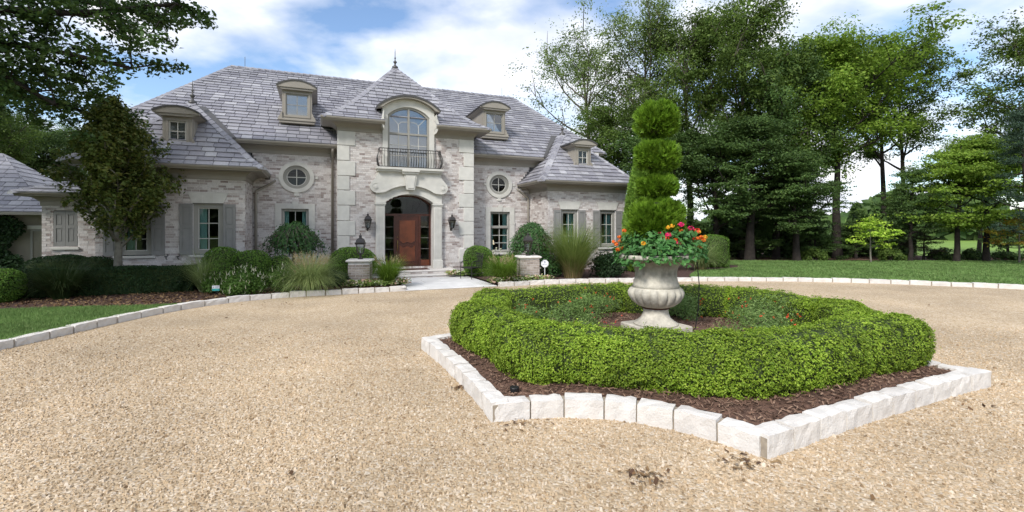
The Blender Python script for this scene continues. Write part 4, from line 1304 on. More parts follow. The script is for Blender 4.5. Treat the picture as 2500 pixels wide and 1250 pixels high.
# body and hood of that dormer
hd = []
o_ = arch_pts(-.02,1.34,6.96,7.01,7.56,18)[1:-1]; i_ = arch_pts(-.02,1.30,6.90,6.95,7.48,18)[1:-1]
ring_prism(o_, i_, -.34, 2.4, 'hood', M['lead'], bw, closed=False)
i2 = arch_pts(-.02,1.10,6.92,6.98,7.42,18)[1:-1]
ring_prism(i_, i2, -.31, 0.05, 'hood_soffit', M['trim'], bw, closed=False)
MB().box(-1.08,-.92,.0,2.0,5.9,6.98).box(.88,1.04,.0,2.0,5.9,6.98).build('cheek', M['trim'], bw)
for s_ in (-1, 1):
    c_ = -.02+s_*1.08
    MB().prism([(c_,6.02),(c_+s_*.12,6.30),(c_+s_*.10,6.44),(c_+s_*.03,6.60),(c_,6.80)], -.55, .0).build('shoulder', M['stone'], bw)

# --- dormers
def dormer(uc, vf, w, zb, zt, rise, vb, ww, blind, sill=.14, hood=.20):
    d = empty('dormer'); d.parent = house
    a, b = uc-w/2, uc+w/2
    # body with an opening
    ring_prism(rect_pts(a,b,zb-.02,zt), rect_pts(uc-ww/2,uc+ww/2,zb+.13,zt-.14), vf, vf+.12, 'front', M['trim'], d)
    MB().box(a,a+.05,vf+.121,vb,zb-.3,zt-.002).box(b-.05,b,vf+.121,vb,zb-.3,zt-.002).box(a+.051,b-.051,vf+.5,vf+.55,zb-.3,zt-.003).build('cheek', M['trim'], d)
    for s_, e_ in ((-1, a), (1, b)):
        mesh_obj('cheek_panel', [(e_+s_*.015,vf+.14,zb+.10),(e_+s_*.015,vf+.14,zt-.14),(e_+s_*.015,vf+.14+(zt-zb)*.75,zt-.14),
                                (e_-s_*.01,vf+.14,zb+.10),(e_-s_*.01,vf+.14,zt-.14),(e_-s_*.01,vf+.14+(zt-zb)*.75,zt-.14)],
                 [(0,1,2),(3,5,4),(0,3,4,1),(1,4,5,2),(2,5,3,0)], M['trim'], d)
    ring_prism(rect_pts(uc-ww/2-.07,uc+ww/2+.07,zb+.06,zt-.07), rect_pts(uc-ww/2-.001,uc+ww/2+.001,zb+.129,zt-.139), vf-.025, vf-.001, 'architrave', M['trim'], d)
    # sash
    z0, z1 = zb+.13, zt-.14
    ring_prism(rect_pts(uc-ww/2,uc+ww/2,z0,z1), rect_pts(uc-ww/2+.05,uc+ww/2-.05,z0+.05,z1-.05), vf+.03, vf+.08, 'sash', M['muntin'] if blind == 'slat' else M['window'], d)
    bm = M['muntin'] if blind == 'slat' else M['window']
    MB().box(uc-.014,uc+.014,vf+.035,vf+.07,z0+.05,z1-.05).build('glazing_bar', bm, d)
    MB().box(uc-ww/2+.05,uc+ww/2-.05,vf+.037,vf+.068,(z0+z1)/2-.014,(z0+z1)/2+.014).build('glazing_bar', bm, d)
    for p, q in ((uc-ww/2+.05,uc),(uc,uc+ww/2-.05)):
        for r_, s2 in ((z0+.05,(z0+z1)/2),((z0+z1)/2,z1-.05)): MB().box(p,q,vf+.05,vf+.055,r_,s2).build('pane', M['glass_sky'] if blind != 'slat' else M['glass'], d)
    if blind == 'slat':
        mb = MB(); n = 14
        for k in range(n):
            z_ = z0+(z1-z0)*(k+.5)/n
            mb.add([(uc-ww/2,vf+.13,z_-.022),(uc+ww/2,vf+.13,z_-.022),(uc+ww/2,vf+.16,z_+.018),(uc-ww/2,vf+.16,z_+.018)], [(0,1,2,3)])
        mb.build('blind', M['muntin'], d)
    else:
        MB().box(uc-ww/2+.01,uc+ww/2-.01,vf+.10,vf+.11,z0,z1).build('blind', M['blind'], d)
    # sill and console brackets
    MB().bbox(a-.16,b+.16,vf-.13,vf+.1,zb-.10,zb-.021,.012).build('sill', M['trim'], d)
    MB().bbox(a-.12,b+.12,vf-.09,vf+.1,zb-.20,zb-.101,.012).build('sill', M['trim'], d)
    for s_, e_ in ((-1, a), (1, b)):
        MB().prism([(e_,zb-.018),(e_+s_*.14,zb-.018),(e_+s_*.14,zb+.06),(e_+s_*.08,zb+.12),(e_+s_*.06,zb+.2),(e_+s_*.02,zb+.26),(e_,zb+.27)], vf-.06, vf+.06).build('bracket', M['trim'], d)
    # hood: shallow curved roof with flat tympanum
    ho = w/2+hood
    arc = arch_pts(uc,ho,zt+.10,zt+.11,zt+.11+rise,14)[1:-1]
    MB().prism([(uc-ho,zt+.085)]+arc+[(uc+ho,zt+.085)], vf-.20, vf-.02).build('tympanum', M['trim'], d)
    MB().prism([(a-.02,zt-.0),(b+.02,zt-.0),(uc+ho-.03,zt+.084),(uc-ho+.03,zt+.084)], vf-.155, vf-.001).build('hood_soffit', M['trim'], d)
    low = [(x,z) for x,z in arc]; up = [(uc+(x-uc)*1.035,z+.055) for x,z in arc]
    ring_prism(up, low, vf-.23, vb+.6, 'hood', M['lead'], d, closed=False)
    for s_ in (-1, 1):
        e0 = uc+s_*(w/2); e1 = uc+s_*ho
        MB().prism(sorted([(e0,zt-.02)])+[(e1,zt+.084),(e0,zt+.084)], vf-.0, vb).build('eave_soffit', M['trim'], d)
    return d
for s_ in (-1, 1):
    dormer(s_*4.38, 1.45, 1.12, 6.55, 7.72, .26, 3.7, .86, 'blind')
    dormer(s_*8.05, -.72, .86, 4.86, 5.84, .20, .9, .52, 'slat', hood=.24)

# --- downspouts
def spout(pts): MB().tube(pts, .052, 8).build('downspout', M['trim'], house, True)
spout([(-3.02,.36,5.24),(-3.02,.42,5.12),(-3.02,VM-.07,4.92),(-3.02,VM-.07,.1)])
spout([(5.15,.45,3.86),(5.35,.55,3.74),(6.02-.18,VM-.07,3.46),(6.02-.16,VM-.07,3.30),(6.02-.16,VM-.07,.1)])
spout([(-5.12,.45,3.86),(-5.3,.6,3.74),(-5.80,VM-.07,3.46),(-5.82,VM-.07,3.3),(-5.82,VM-.07,.1)])

# --- the lower house at the far left: slate roof over a rendered, ivy-clad wall
cot = empty('stucco_wing', (HO[0], HO[1], 0), HA)
tag(cot, 'low stucco outbuilding with slate roof and ivy at the far left', 'building')
M['stucco'] = material('beige_stucco', [(.26,.235,.19)], rough=.95, noise=(2,.85,1.1), bump=(50,.3,.006))
MB().box(-20,-13.02,3.5,3.7,0,2.6).box(-20,-13.02,9,9.2,0,2.6).box(-13.2,-13.0,3.701,8.999,0,2.6).build('wall', M['stucco'], cot)
cr_ = MB()
eav, rdg = (2.56, 3.0), (6.2, 5.2)
V, F = [], []
croof = bpy.data.objects.new('roof', bpy.data.meshes.new('roof')); link(croof, cot)
n0 = len(SLATES)
roof_face([(-20.5,2.7,2.60),(-20.5,3.3,2.85),(-20.5,6.4,5.15)], [(-12.9,2.7,2.60),(-13.25,3.3,2.85),(-15.9,6.4,5.15)], croof, Vacc=V, Facc=F)
roof_face([(-12.9,2.7,2.60),(-13.25,3.3,2.85),(-15.9,6.4,5.15)], [(-12.9,9.9,2.60),(-13.25,9.3,2.85),(-15.9,6.5,5.15)], croof, Vacc=V, Facc=F)
b_ = len(V); V += [(-20.5,10,2.6),(-12.9,10,2.6),(-15.9,6.4,5.15),(-20.5,6.4,5.15)]; F.append((b_,b_+1,b_+2,b_+3))
croof.data.from_pydata([tuple(map(float, v)) for v in V], [], F); croof.data.materials.append(M['slate_under']); croof.data.update()
for rf, p, nr, full in SLATES[n0:]:
    if p[0][0] < -16.6 or p[0][1] > 8: continue
    me = bpy.data.meshes.new('slate')
    vv = [*p, p[0]+nr*.03, p[1]+nr*.03, p[2]+nr*.006, p[3]+nr*.006]
    me.from_pydata([tuple(map(float, q)) for q in vv], [], [(4,5,6,7),(0,1,5,4),(1,2,6,5),(3,0,4,7)]); me.materials.append(M['slate']); me.update()
    link(bpy.data.objects.new('slate', me), croof)
MB().box(-20.4,-12.85,2.62,2.74,2.49,2.60).build('gutter', M['trim'], cot)
MB().box(-20.4,-12.95,2.75,3.5,2.52,2.57).build('soffit', M['trim'], cot)
w_ = window(-13.42, 3.5, .62, .62, 1.95, 2, [1.05,1.50], fw=.07, parent=cot, recess=-.04)
MB().box(-13.75,-13.09,3.44,3.49,.50,.60).build('sill', M['stone'], cot)
MB().box(-13.80,-13.06,3.42,3.49,1.96,2.10).build('lintel', M['stone'], cot)

# table lamp glowing inside the right-hand window
tl = empty('table_lamp', (*W(4.32, 1.75), 0))
tag(tl, 'lit cream table lamp seen through the window right of the entrance', 'lamp')
MB().lathe([(.11,1.42),(.16,1.20)], 16).build('lamp_shade', M['lampshade'], tl)
MB().lathe([(.07,.80),(.06,.84),(.03,.90),(.05,1.02),(.02,1.15),(.015,1.3)], 12).build('base', M['brass'], tl)
td = empty('side_table', (*W(4.32, 1.75), 0)); tag(td, 'dark side table under the lit lamp behind the right window', 'table')
MB().box(-.3,.3,-.25,.25,.76,.80).build('table_top', M['wood'], td)
for x in (-.27,.27):
    for y in (-.22,.22): MB().box(x-.02,x+.02,y-.02,y+.02,0,.76).build('leg', M['wood'], td)

# ------------------------------------------------------------------ foliage builders
def unit(v): return v/np.maximum(np.linalg.norm(v, axis=1, keepdims=True), 1e-9)

def leaf_arrays(P, N, size, aspect=.55, jitter=.6, var=.35, droop=0.0, fold=.25):
    """A folded rhombic leaf (two faces) at each point, roughly facing N. Returns verts, quads."""
    n = len(P)
    nn = unit(N+rng.normal(0, jitter, (n,3)))
    t = rng.normal(0, 1, (n,3)); t[:,2] -= droop
    t = unit(t-nn*np.sum(t*nn, 1, keepdims=True))
    b = np.cross(nn, t)
    L = (size*(1+rng.uniform(-var, var, n)))[:,None]
    w = L*aspect
    V = np.empty((n,4,3))
    V[:,0] = P-t*L*.5
    V[:,1] = P+b*w*.5+nn*w*fold*.5-t*L*.05
    V[:,2] = P+t*L*.5
    V[:,3] = P-b*w*.5+nn*w*fold*.5-t*L*.05
    return V.reshape(-1,3), np.arange(4*n).reshape(-1,4)

def merge(parts):
    V = []; Q = []; o = 0
    for v, q in parts:
        V.append(v); Q.append(q+o); o += len(v)
    return np.concatenate(V), np.concatenate(Q)

def blade_arrays(base, dirs, length, width, bend, seg=3):
    """Arching strips: base (n,3), lean direction (n,2), per-blade length and bend."""
    n = len(base)
    side = np.stack([-dirs[:,1], dirs[:,0], np.zeros(n)], 1)
    d3 = np.stack([dirs[:,0], dirs[:,1], np.zeros(n)], 1)
    V = np.empty((n,(seg+1)*2,3))
    for k in range(seg+1):
        t = k/seg
        a = bend[:,0]+bend[:,1]*t                      # angle from upright grows along the blade
        if k == 0: c = base.copy(); 
        else:
            tm = (k-.5)/seg; am = bend[:,0]+bend[:,1]*tm
            c = c+(d3*np.sin(am)[:,None]+np.array([0,0,1.0])*np.cos(am)[:,None])*(length/seg)[:,None]
        w = width*(1-t*.85)*.5
        V[:,2*k] = c-side*w[:,None] if isinstance(w, np.ndarray) else c-side*w
        V[:,2*k+1] = c+side*w[:,None] if isinstance(w, np.ndarray) else c+side*w
    q = np.array([[2*k,2*k+1,2*k+3,2*k+2] for k in range(seg)])
    Q = (np.arange(n)*(seg+1)*2)[:,None,None]+q[None]
    return V.reshape(-1,3), Q.reshape(-1,4)

def fib_sphere(n):
    i = np.arange(n)+.5
    ph = np.arccos(1-2*i/n); th = np.pi*(1+5**.5)*i
    return np.stack([np.cos(th)*np.sin(ph), np.sin(th)*np.sin(ph), np.cos(ph)], 1)

def stems(parent, h, n=4, r=.02, spread=.25, mat='bark'):
    mb = MB()
    for k in range(n):
        a = 2*math.pi*k/n+rnd.uniform(-.4,.4); s = spread*rnd.uniform(.5,1)
        mb.tube([(0.02*math.cos(a),.02*math.sin(a),-.03),(s*.5*math.cos(a),s*.5*math.sin(a),h*.5),(s*math.cos(a),s*math.sin(a),h)], [r,r*.7,r*.4], 5)
    return mb.build('stem', M[mat], parent)

def dome_shrub(name, label, cat, x, y, rx, ry, h, n, mat, size=.05, group=None, rough=.04, flat=.0, z=.08, power=2.6, core=None):
    """Clipped mound: superellipsoid shell thick with leaves around a solid dark shade core."""
    root = empty(name, (x, y, z)); tag(root, label, cat, group)
    def surf(d, k=1.0):
        # lift the centre so that the mound meets the ground with nearly upright sides
        zc = h*.42
        up = np.where(d[:,2] > 0, h-zc, zc+.02)
        q = (np.abs(d[:,0]/rx)**power+np.abs(d[:,1]/ry)**power+np.abs(d[:,2]/up)**power)**(-1/power)
        p = d*q[:,None]*k
        lump = 1+rough*(np.sin(p[:,0]*5.1+x*3)*np.cos(p[:,1]*4.7+y*2)+np.sin(p[:,2]*6+x))
        p = p*lump[:,None]; p[:,2] += zc
        return p
    d = unit(rng.normal(0, 1, (n,3)))
    k = 1-np.abs(rng.normal(0, .045, n))
    P = surf(d, 1.0)*1.0
    c = np.array([0,0,h*.42]); P = c+(P-c)*k[:,None]
    P[:,2] = np.maximum(P[:,2], .02)
    V, Q = leaf_arrays(P, d, size, .6, .7)
    fd = fib_sphere(500)
    obj = quads_obj('foliage', V, Q, M[mat], root)
    # solid core, the shade inside the foliage put into its dark colour
    nu, nv = 18, 10
    dv = []
    for j in range(nv+1):
        ph = math.pi*j/nv
        for i in range(nu): dv.append((math.sin(ph)*math.cos(2*math.pi*i/nu), math.sin(ph)*math.sin(2*math.pi*i/nu), math.cos(ph)+1e-4))
    cp = surf(np.array(dv), .90); cp = c+(cp-c)*1.0
    F = [(j*nu+i, j*nu+(i+1) % nu, (j+1)*nu+(i+1) % nu, (j+1)*nu+i) for j in range(nv) for i in range(nu)]
    mesh_obj('shade_core', cp, F, M[core or 'l_boxcore'], root)
    return root

def loose_shrub(name, label, cat, x, y, rx, ry, h, n, mat, size=.07, group=None, z=.08, flowers=None, clumps=26, aspect=.55, stem='bark'):
    """Open shrub of leafy shoots with gaps; flowers = (material, number, size, spike)."""
    root = empty(name, (x, y, z)); tag(root, label, cat, group)
    d = unit(rng.normal(0, 1, (clumps,3))); d[:,2] = np.abs(d[:,2])*.9+.05
    C_ = d*np.array([rx,ry,h])*rng.uniform(.45,.86,(clumps,1)); C_[:,2] += .12*h
    per = max(1, n//clumps)
    P = np.repeat(C_, per, 0)+unit(rng.normal(0,1,(clumps*per,3)))*(rng.uniform(.2,1,(clumps*per,1))**.5)*np.array([rx,ry,h*.8])*.33
    P[:,2] = np.abs(P[:,2])+.02
    N_ = unit(P-np.array([0,0,h*.3]))+np.array([0,0,.5])
    V, Q = leaf_arrays(P, N_, size, aspect, .6)
    quads_obj('foliage', V, Q, M[mat], root)
    mb = MB()
    for c in C_[:14]: mb.tube([(0,0,-.03),(c[0]*.4,c[1]*.4,c[2]*.55),tuple(c)], [.016,.01,.005], 4)
    mb.build('stem', M[stem], root)
    if flowers:
        fm, fn, fs, spike = flowers
        dd = unit(rng.normal(0,1,(fn,3))); dd[:,2] = np.abs(dd[:,2])
        base = dd*np.array([rx,ry,h])*rng.uniform(.9,1.08,(fn,1)); base[:,2] += .1*h
        if spike:
            dr = unit(np.stack([dd[:,0],dd[:,1]],1)+rng.normal(0,.4,(fn,2)))
            V, Q = blade_arrays(base, dr, np.full(fn,fs)*rng.uniform(.6,1.2,fn), np.full(fn,fs*.22), np.stack([rng.uniform(.3,1.3,fn), rng.uniform(-1.2,.6,fn)],1), 3)
        else:
            pp = np.repeat(base, 7, 0)+rng.normal(0, fs*.35, (fn*7,3))
            V, Q = leaf_arrays(pp, unit(rng.normal(0,1,(fn*7,3)))+np.array([0,0,.6]), fs*.6, .9, .5)
        quads_obj('flower', V, Q, M[fm], root)['kind'] = 'stuff'
    return root

def grass_clump(name, label, cat, x, y, h, spread, n, mat, group=None, plumes=None, base_mat=None, z=.08, width=.012, stiff=.5):
    root = empty(name, (x, y, z)); tag(root, label, cat, group)
    a = rng.uniform(0, 2*np.pi, n); dirs = np.stack([np.cos(a), np.sin(a)], 1)
    base = np.zeros((n,3)); base[:,:2] = dirs*(rng.uniform(0,1,n)**.5*spread*.22)[:,None]
    L = h*rng.uniform(.7,1.25,n)*(1.28-.28*stiff)
    lean = np.abs(rng.normal(.16,.15,n)); curl = rng.uniform(.25,1,n)*(2.9-2.5*stiff)
    V, Q = blade_arrays(base, dirs, L, np.full(n,width)*rng.uniform(.7,1.3,n), np.stack([lean, curl],1), 4)
    quads_obj('blades', V, Q, M[mat], root)
    if base_mat:
        m = n//3
        a = rng.uniform(0, 2*np.pi, m); dirs = np.stack([np.cos(a), np.sin(a)], 1)
        base = np.zeros((m,3)); base[:,:2] = dirs*(rng.uniform(0,1,m)**.5*spread*.28)[:,None]
        V, Q = blade_arrays(base, dirs, h*rng.uniform(.35,.62,m), np.full(m,width*1.1), np.stack([np.abs(rng.normal(.2,.15,m)), rng.uniform(.1,1.0,m)],1), 3)
        quads_obj('straw', V, Q, M[base_mat], root)
    if plumes:
        pm, pn, pl = plumes
        a = rng.uniform(0, 2*np.pi, pn); dirs = np.stack([np.cos(a), np.sin(a)], 1)
        base = np.zeros((pn,3)); base[:,:2] = dirs*(rng.uniform(0,1,pn)*spread*.2)[:,None]
        LL = h*rng.uniform(1.0,1.25,pn); ben = np.stack([np.abs(rng.normal(.12,.10,pn)), rng.uniform(.15,.75,pn)*spread/h*1.2],1)
        V, Q = blade_arrays(base, dirs, LL, np.full(pn,.005), ben, 4)
        tip = V.reshape(pn,-1,3)[:,-2:].mean(1); pre = V.reshape(pn,-1,3)[:,-4:-2].mean(1)
        ax = unit(tip-pre)
        m = 26
        t = rng.uniform(-.1,1,(pn,m))
        pp = tip[:,None]-ax[:,None]*(t*pl)[:,:,None]+rng.normal(0,.014,(pn,m,3))
        v2, q2 = leaf_arrays(pp.reshape(-1,3), rng.normal(0,1,(pn*m,3)), .045, .22, .8)
        Vm, Qm = merge([(v2,q2)])
        quads_obj('stalk', V, Q, M[mat], root)
        quads_obj('plume', Vm, Qm, M[pm], root)
    return root

# ------------------------------------------------------------------ trees
def tree_data(seed, H, bole, rad, style='broad', leaves=42000, lsize=.20, nl=18, bark='bark', leaf='l_tree', r0=.28, gap=.3, aspect=.6):
    """Trunk mesh with limbs and a crown mesh of leaf clumps carried by them."""
    r = random.Random(seed); g = np.random.default_rng(seed)
    mb = MB()
    lean = (r.uniform(-.05,.05), r.uniform(-.05,.05))
    top = H*.93
    tp = [(0,0,-.15),(0,0,.25)]
    wob = [(r.uniform(-.1,.1), r.uniform(-.1,.1)) for _ in range(9)]
    for k in range(1, 9):
        z = top*k/8; tp.append((lean[0]*z+wob[k][0]*r0*3, lean[1]*z+wob[k][1]*r0*3, z))
    rr = [r0*1.45, r0*1.1]+[r0*(1-.93*(k/8)**.85)+.012 for k in range(1,9)]
    mb.tube(tp, rr, 8)
    def trunk_at(z):
        for p, q in zip(tp[1:], tp[2:]):
            if p[2] <= z <= q[2]:
                t = (z-p[2])/(q[2]-p[2]); return Vector(p).lerp(Vector(q), t)
        return Vector(tp[-1])
    centers = []
    def prof(t):      # crown radius along its height, 0 at the bottom of the crown
        if style == 'pine': return max(.12, 1-t*.9)
        if style == 'tier': return (.75+.35*math.sin(math.pi*min(1,t*1.15+.1)))*(1-t**3*.75)
        if style == 'column': return .95+.5*t if t < .25 else max(.10, 1.075*((1-t)/.75)**.8)
        return math.sin(math.pi*min(.97,(.16+.80*t)))**.7
    for k in range(nl):
        t = (k+.5)/nl
        z0 = bole+(top-bole)*(t**.9)*.93
        az = k*2.39996+r.uniform(-.5,.5)
        Lr = rad*prof(t)*r.uniform(.78,1.14)
        el = {'pine': r.uniform(-.08,.22), 'tier': r.uniform(.0,.25), 'column': r.uniform(.5,.95)}.get(style, r.uniform(.28,.85))
        s0 = trunk_at(z0); d = Vector((math.cos(az)*math.cos(el), math.sin(az)*math.cos(el), math.sin(el)))
        ln = Lr/max(.35, math.cos(el)) if style != 'column' else Lr*1.55
        pts = [s0]; cur = s0.copy(); dd = d.copy()
        for j in range(5):
            dd = (dd+Vector((r.uniform(-.22,.22), r.uniform(-.22,.22), r.uniform(-.10,.20)))).normalized()
            cur = cur+dd*ln/5; pts.append(cur.copy())
        lr = max(.015, r0*.42*(1-t*.6))
        mb.tube([tuple(p) for p in pts], [lr*(1-.17*j) for j in range(6)], 5, False)
        for j in (2,3,4,5):
            if r.random() < .92-.25*(j < 3): centers.append((pts[j], .55+.45*(j/5)))
            for q in range(2 if style != 'pine' else 1):
                if r.random() < .75:
                    sd = (dd+Vector((r.uniform(-1,1), r.uniform(-1,1), r.uniform(-.4,.7)))).normalized()
                    e = pts[j]+sd*ln*r.uniform(.18,.40)
                    mb.tube([tuple(pts[j]), tuple((pts[j]+e)/2+Vector((0,0,.05*ln))), tuple(e)], [lr*.45, lr*.3, lr*.12], 4, False)
                    centers.append((e, .8))
    centers.append((Vector(tp[-1]), .8)); centers.append((Vector(tp[-1])+Vector((0,0,H*.05)), .5))
    me = bpy.data.meshes.new('trunk'); me.from_pydata([tuple(v) for v in mb.v], [], mb.f); me.materials.append(M[bark])
    me.polygons.foreach_set('use_smooth', [True]*len(me.polygons)); me.update()
    nc = len(centers); per = leaves//nc
    sc = rad*{'pine': .26, 'tier': .34, 'column': .30}.get(style, .26)
    parts = []
    for c, w in centers:
        m = int(per*w*g.uniform(.5,1.5)); 
        if m < 5: continue
        s = sc*g.uniform(.6,1.25)
        sh = {'pine': (1,1,.26), 'tier': (1.15,1.15,.22), 'column': (.8,.8,1.0)}.get(style, (1,1,.62))
        nsub = 5
        sub = g.normal(0,.55,(nsub,3))
        idx = g.integers(0, nsub, m)
        dd = unit(g.normal(0,1,(m,3)))*(g.uniform(0,1,(m,1))**.45)
        P = np.array(c)+(sub[idx]+dd*.62)*s*np.array(sh)
        N_ = unit(dd)+np.array([0,0,1.1])
        parts.append((P, N_))
    P = np.concatenate([p for p,_ in parts]); N_ = np.concatenate([q for _,q in parts])
    V, Q = leaf_arrays(P, N_, lsize, aspect, .55, .4)
    cm = quads_mesh('crown', V, Q, M[leaf])
    return me, cm
def put_tree(name, label, data, x, y, s=1.0, rz=0.0, group=None, z=0.0, sxy=None, cat='tree', crown_mat=None):
    root = empty(name, (x, y, z), rz); root.scale = (sxy or s, sxy or s, s); tag(root, label, cat, group)
    link(bpy.data.objects.new('trunk', data[0]), root)
    link(bpy.data.objects.new('crown', data[1]), root)
    return root

# ------------------------------------------------------------------ the clipped box hedge on the island
HP = [np.array(p) for p in ((-1.02,7.62),(.10,5.42),(2.45,4.80),(5.66,6.20),(5.85,7.95),(4.72,10.08),(2.35,10.72),(-.86,9.35))]
def hedge():
    root = empty('box_hedge', (IC[0], IC[1], 0)); tag(root, 'low clipped box hedge ringing the stone urn in the gravel', 'hedge')
    # outer outline, corners rounded by subdivision, chamfer sides drawn in
    pts = []
    bows = [.03,.20,.03,.22,.03,.20,.03,.22]
    for i in range(8):
        p, q = HP[i], HP[(i+1) % 8]
        d = q-p; L_ = np.linalg.norm(d); nrm = np.array([-d[1],d[0]])/L_
        if nrm @ (IC-(p+q)/2) < 0: nrm = -nrm
        for t in np.arange(0, 1, .10): pts.append(p+d*t+nrm*bows[i]*4*t*(1-t))
    P = np.array(pts)
    for _ in range(2): P = (np.roll(P,1,0)+2*P+np.roll(P,-1,0))/4
    n = len(P)
    t = np.roll(P,-1,0)-np.roll(P,1,0); t /= np.linalg.norm(t, axis=1, keepdims=True)
    nr = np.stack([t[:,1], -t[:,0]], 1)
    nr *= np.sign(np.sum(nr*(P-IC), 1))[:,None]
    # cross-section: (inset from the outer face, height), round-shouldered and fuller below the shoulder
    prof = [(.10,.15),(.015,.26),(-.03,.42),(-.02,.60),(.05,.735),(.18,.79),(.40,.80),(.60,.785),(.70,.71),(.735,.55),(.73,.36),(.68,.2)]
    m = len(prof)
    K = np.empty((n,m,3))
    for k, (i_, z_) in enumerate(prof):
        K[:,k,:2] = P-nr*i_; K[:,k,2] = z_
    ph = np.arange(n)*2*np.pi/n
    K[:,:,:2] += (nr*(.035*np.sin(ph*11)+.025*np.sin(ph*23+1))[:,None])[:,None,:]
    K[:,4:9,2] += (.02*np.sin(ph*9+.5)+.012*np.sin(ph*31))[:,None]
    # solid core in the dark shade colour, closes the view through the leaves
    c = K.mean(1, keepdims=True)
    Kc = c+(K-c)*.90
    Q = []
    for i in range(n):
        j = (i+1) % n
        for k in range(m-1): Q.append((i*m+k, j*m+k, j*m+k+1, i*m+k+1))
    o = quads_obj('shade_core', Kc.reshape(-1,3)-np.array([IC[0],IC[1],0]), np.array(Q), M['l_boxcore'], root)
    # leaves, more of them on the near, outer faces
    N_ = 235000
    seg = rng.integers(0, n, N_); j2 = (seg+1) % n; f = rng.uniform(0,1,N_)[:,None]
    kk = rng.choice(m-1, N_, p=np.array([.09,.12,.13,.12,.10,.11,.11,.08,.06,.04,.04]))
    h = rng.uniform(0,1,N_)[:,None]
    a = K[seg,kk]*(1-h)+K[seg,kk+1]*h; b = K[j2,kk]*(1-h)+K[j2,kk+1]*h
    pt = a*(1-f)+b*f
    tang = K[j2,kk]-K[seg,kk]; upv = K[seg,kk+1]-K[seg,kk]
    nn = unit(np.cross(tang, upv))
    cc = c[seg,0]
    s = np.sign(np.sum(nn*(pt-cc), 1)); nn *= s[:,None]
    # little tufts: points are drawn towards clump centres and pushed out along the normal
    cell = np.floor((pt+.03*np.sin(pt[:,[1,2,0]]*23))/.11); hsh = np.sin(cell[:,0]*12.9898+cell[:,1]*78.233+cell[:,2]*37.719)*43758.5453; hsh -= np.floor(hsh)
    depth = -np.abs(rng.normal(0,.035,N_))+hsh*.065-.025
    stray = rng.uniform(0,1,N_) < .03
    depth[stray] += rng.uniform(.01,.06,stray.sum())
    pt = pt+nn*depth[:,None]
    keep = rng.uniform(0,1,N_) < np.where(pt[:,1] > 8.2, .62, 1.0)
    pt, nn = pt[keep], nn[keep]
    V, Q = leaf_arrays(pt-np.array([IC[0],IC[1],0]), nn+np.array([0,0,.55]), .029, .58, .65)
    quads_obj('foliage', V, Q, M['l_box'], root)
    mb = MB()
    for i in range(0, n, 3):
        p = P[i]-nr[i]*.36-IC
        mb.tube([(p[0],p[1],.1),(p[0]+rnd.uniform(-.1,.1),p[1]+rnd.uniform(-.1,.1),.5)], [.018,.01], 5)
    mb.build('stem', M['bark'], root)
hedge()

# ------------------------------------------------------------------ urn, topiary, lantana, plants round it
UX, UY = 2.38, 7.80
urn = empty('garden_urn', (UX, UY, .33)); tag(urn, 'large weathered cast stone urn with gadrooned bowl on a square plinth', 'urn')
pl = MB().bbox(-.41,.41,-.41,.41,-.06,.085,.015).build('plinth', M['urn'], urn); pl.rotation_euler = (0,0,R(24))
sc_ = 1.0
MB().lathe([(.36,.086),(.355,.11),(.30,.14),(.235,.20),(.205,.27),(.20,.33),(.215,.345)], 40).build('foot', M['urn'], urn, True)
M['rust'] = material('rust_brown_band', [(.10,.045,.03)], rough=.9)
MB().lathe([(.20,.346),(.222,.350),(.222,.366),(.20,.37)], 40).build('collar', M['rust'], urn, True)
NL = 18
def lob(i, t):
    amp = [0,.06,.10,.12,.11,.06,0,0][min(i,7)]
    return 1-amp*(1-abs(math.sin(t*NL/2))**.6)
bowl = [(.21,.371),(.30,.40),(.39,.47),(.445,.56),(.455,.62),(.425,.675),(.395,.69),(.385,.70)]
MB().lathe(bowl, NL*8, lobes=lob).build('bowl', M['urn'], urn, True)
neck = [(.385,.70),(.36,.76),(.335,.86),(.335,.95),(.35,1.02),(.39,1.08),(.46,1.13),(.53,1.155),(.585,1.165),(.60,1.175),(.60,1.225),(.585,1.235),(.50,1.235),(.46,1.20),(.42,1.15)]
MB().lathe(neck, 56).build('neck', M['urn_neck'], urn, True)
MB().lathe([(.45,1.17),(.2,1.19),(.01,1.19)], 24).build('soil', M['mulch'], urn)

# tiered thuja
top_ = empty('thuja_topiary', (UX, UY, 1.52)); tag(top_, 'tall bright green thuja clipped into four tiers in the urn', 'topiary')
ZT = 1.52
def pz(py): return CAM_H+(HORIZON-py)*UY/FPX
def fan(P, out, size, mat, name, parent):
    """Fan-shaped sprays of narrow fingers, splayed out and up."""
    n = len(P)
    u = unit(out*1.0+np.array([0,0,.75])+rng.normal(0,.36,(n,3)))
    s = unit(np.cross(u, rng.normal(0,1,(n,3))))
    L = size*rng.uniform(.65,1.35,n)
    V = np.empty((n,6,3,3))
    for k, (a, l) in enumerate(((-1.0,.66),(-.55,.95),(-.18,.82),(.2,1.05),(.6,.85),(1.0,.62))):
        d = u*math.cos(a)+s*math.sin(a); w = s*math.cos(a)-u*math.sin(a)
        V[:,k,0] = P+d*(L*.05)[:,None]-w*(L*.10)[:,None]-u*(L*.3)[:,None]
        V[:,k,1] = P+d*(L*.45)[:,None]+w*(L*.20)[:,None]
        V[:,k,2] = P+d*(L*l)[:,None]
    return quads_obj(name, V.reshape(-1,3), np.arange(n*18).reshape(-1,3), mat, parent)
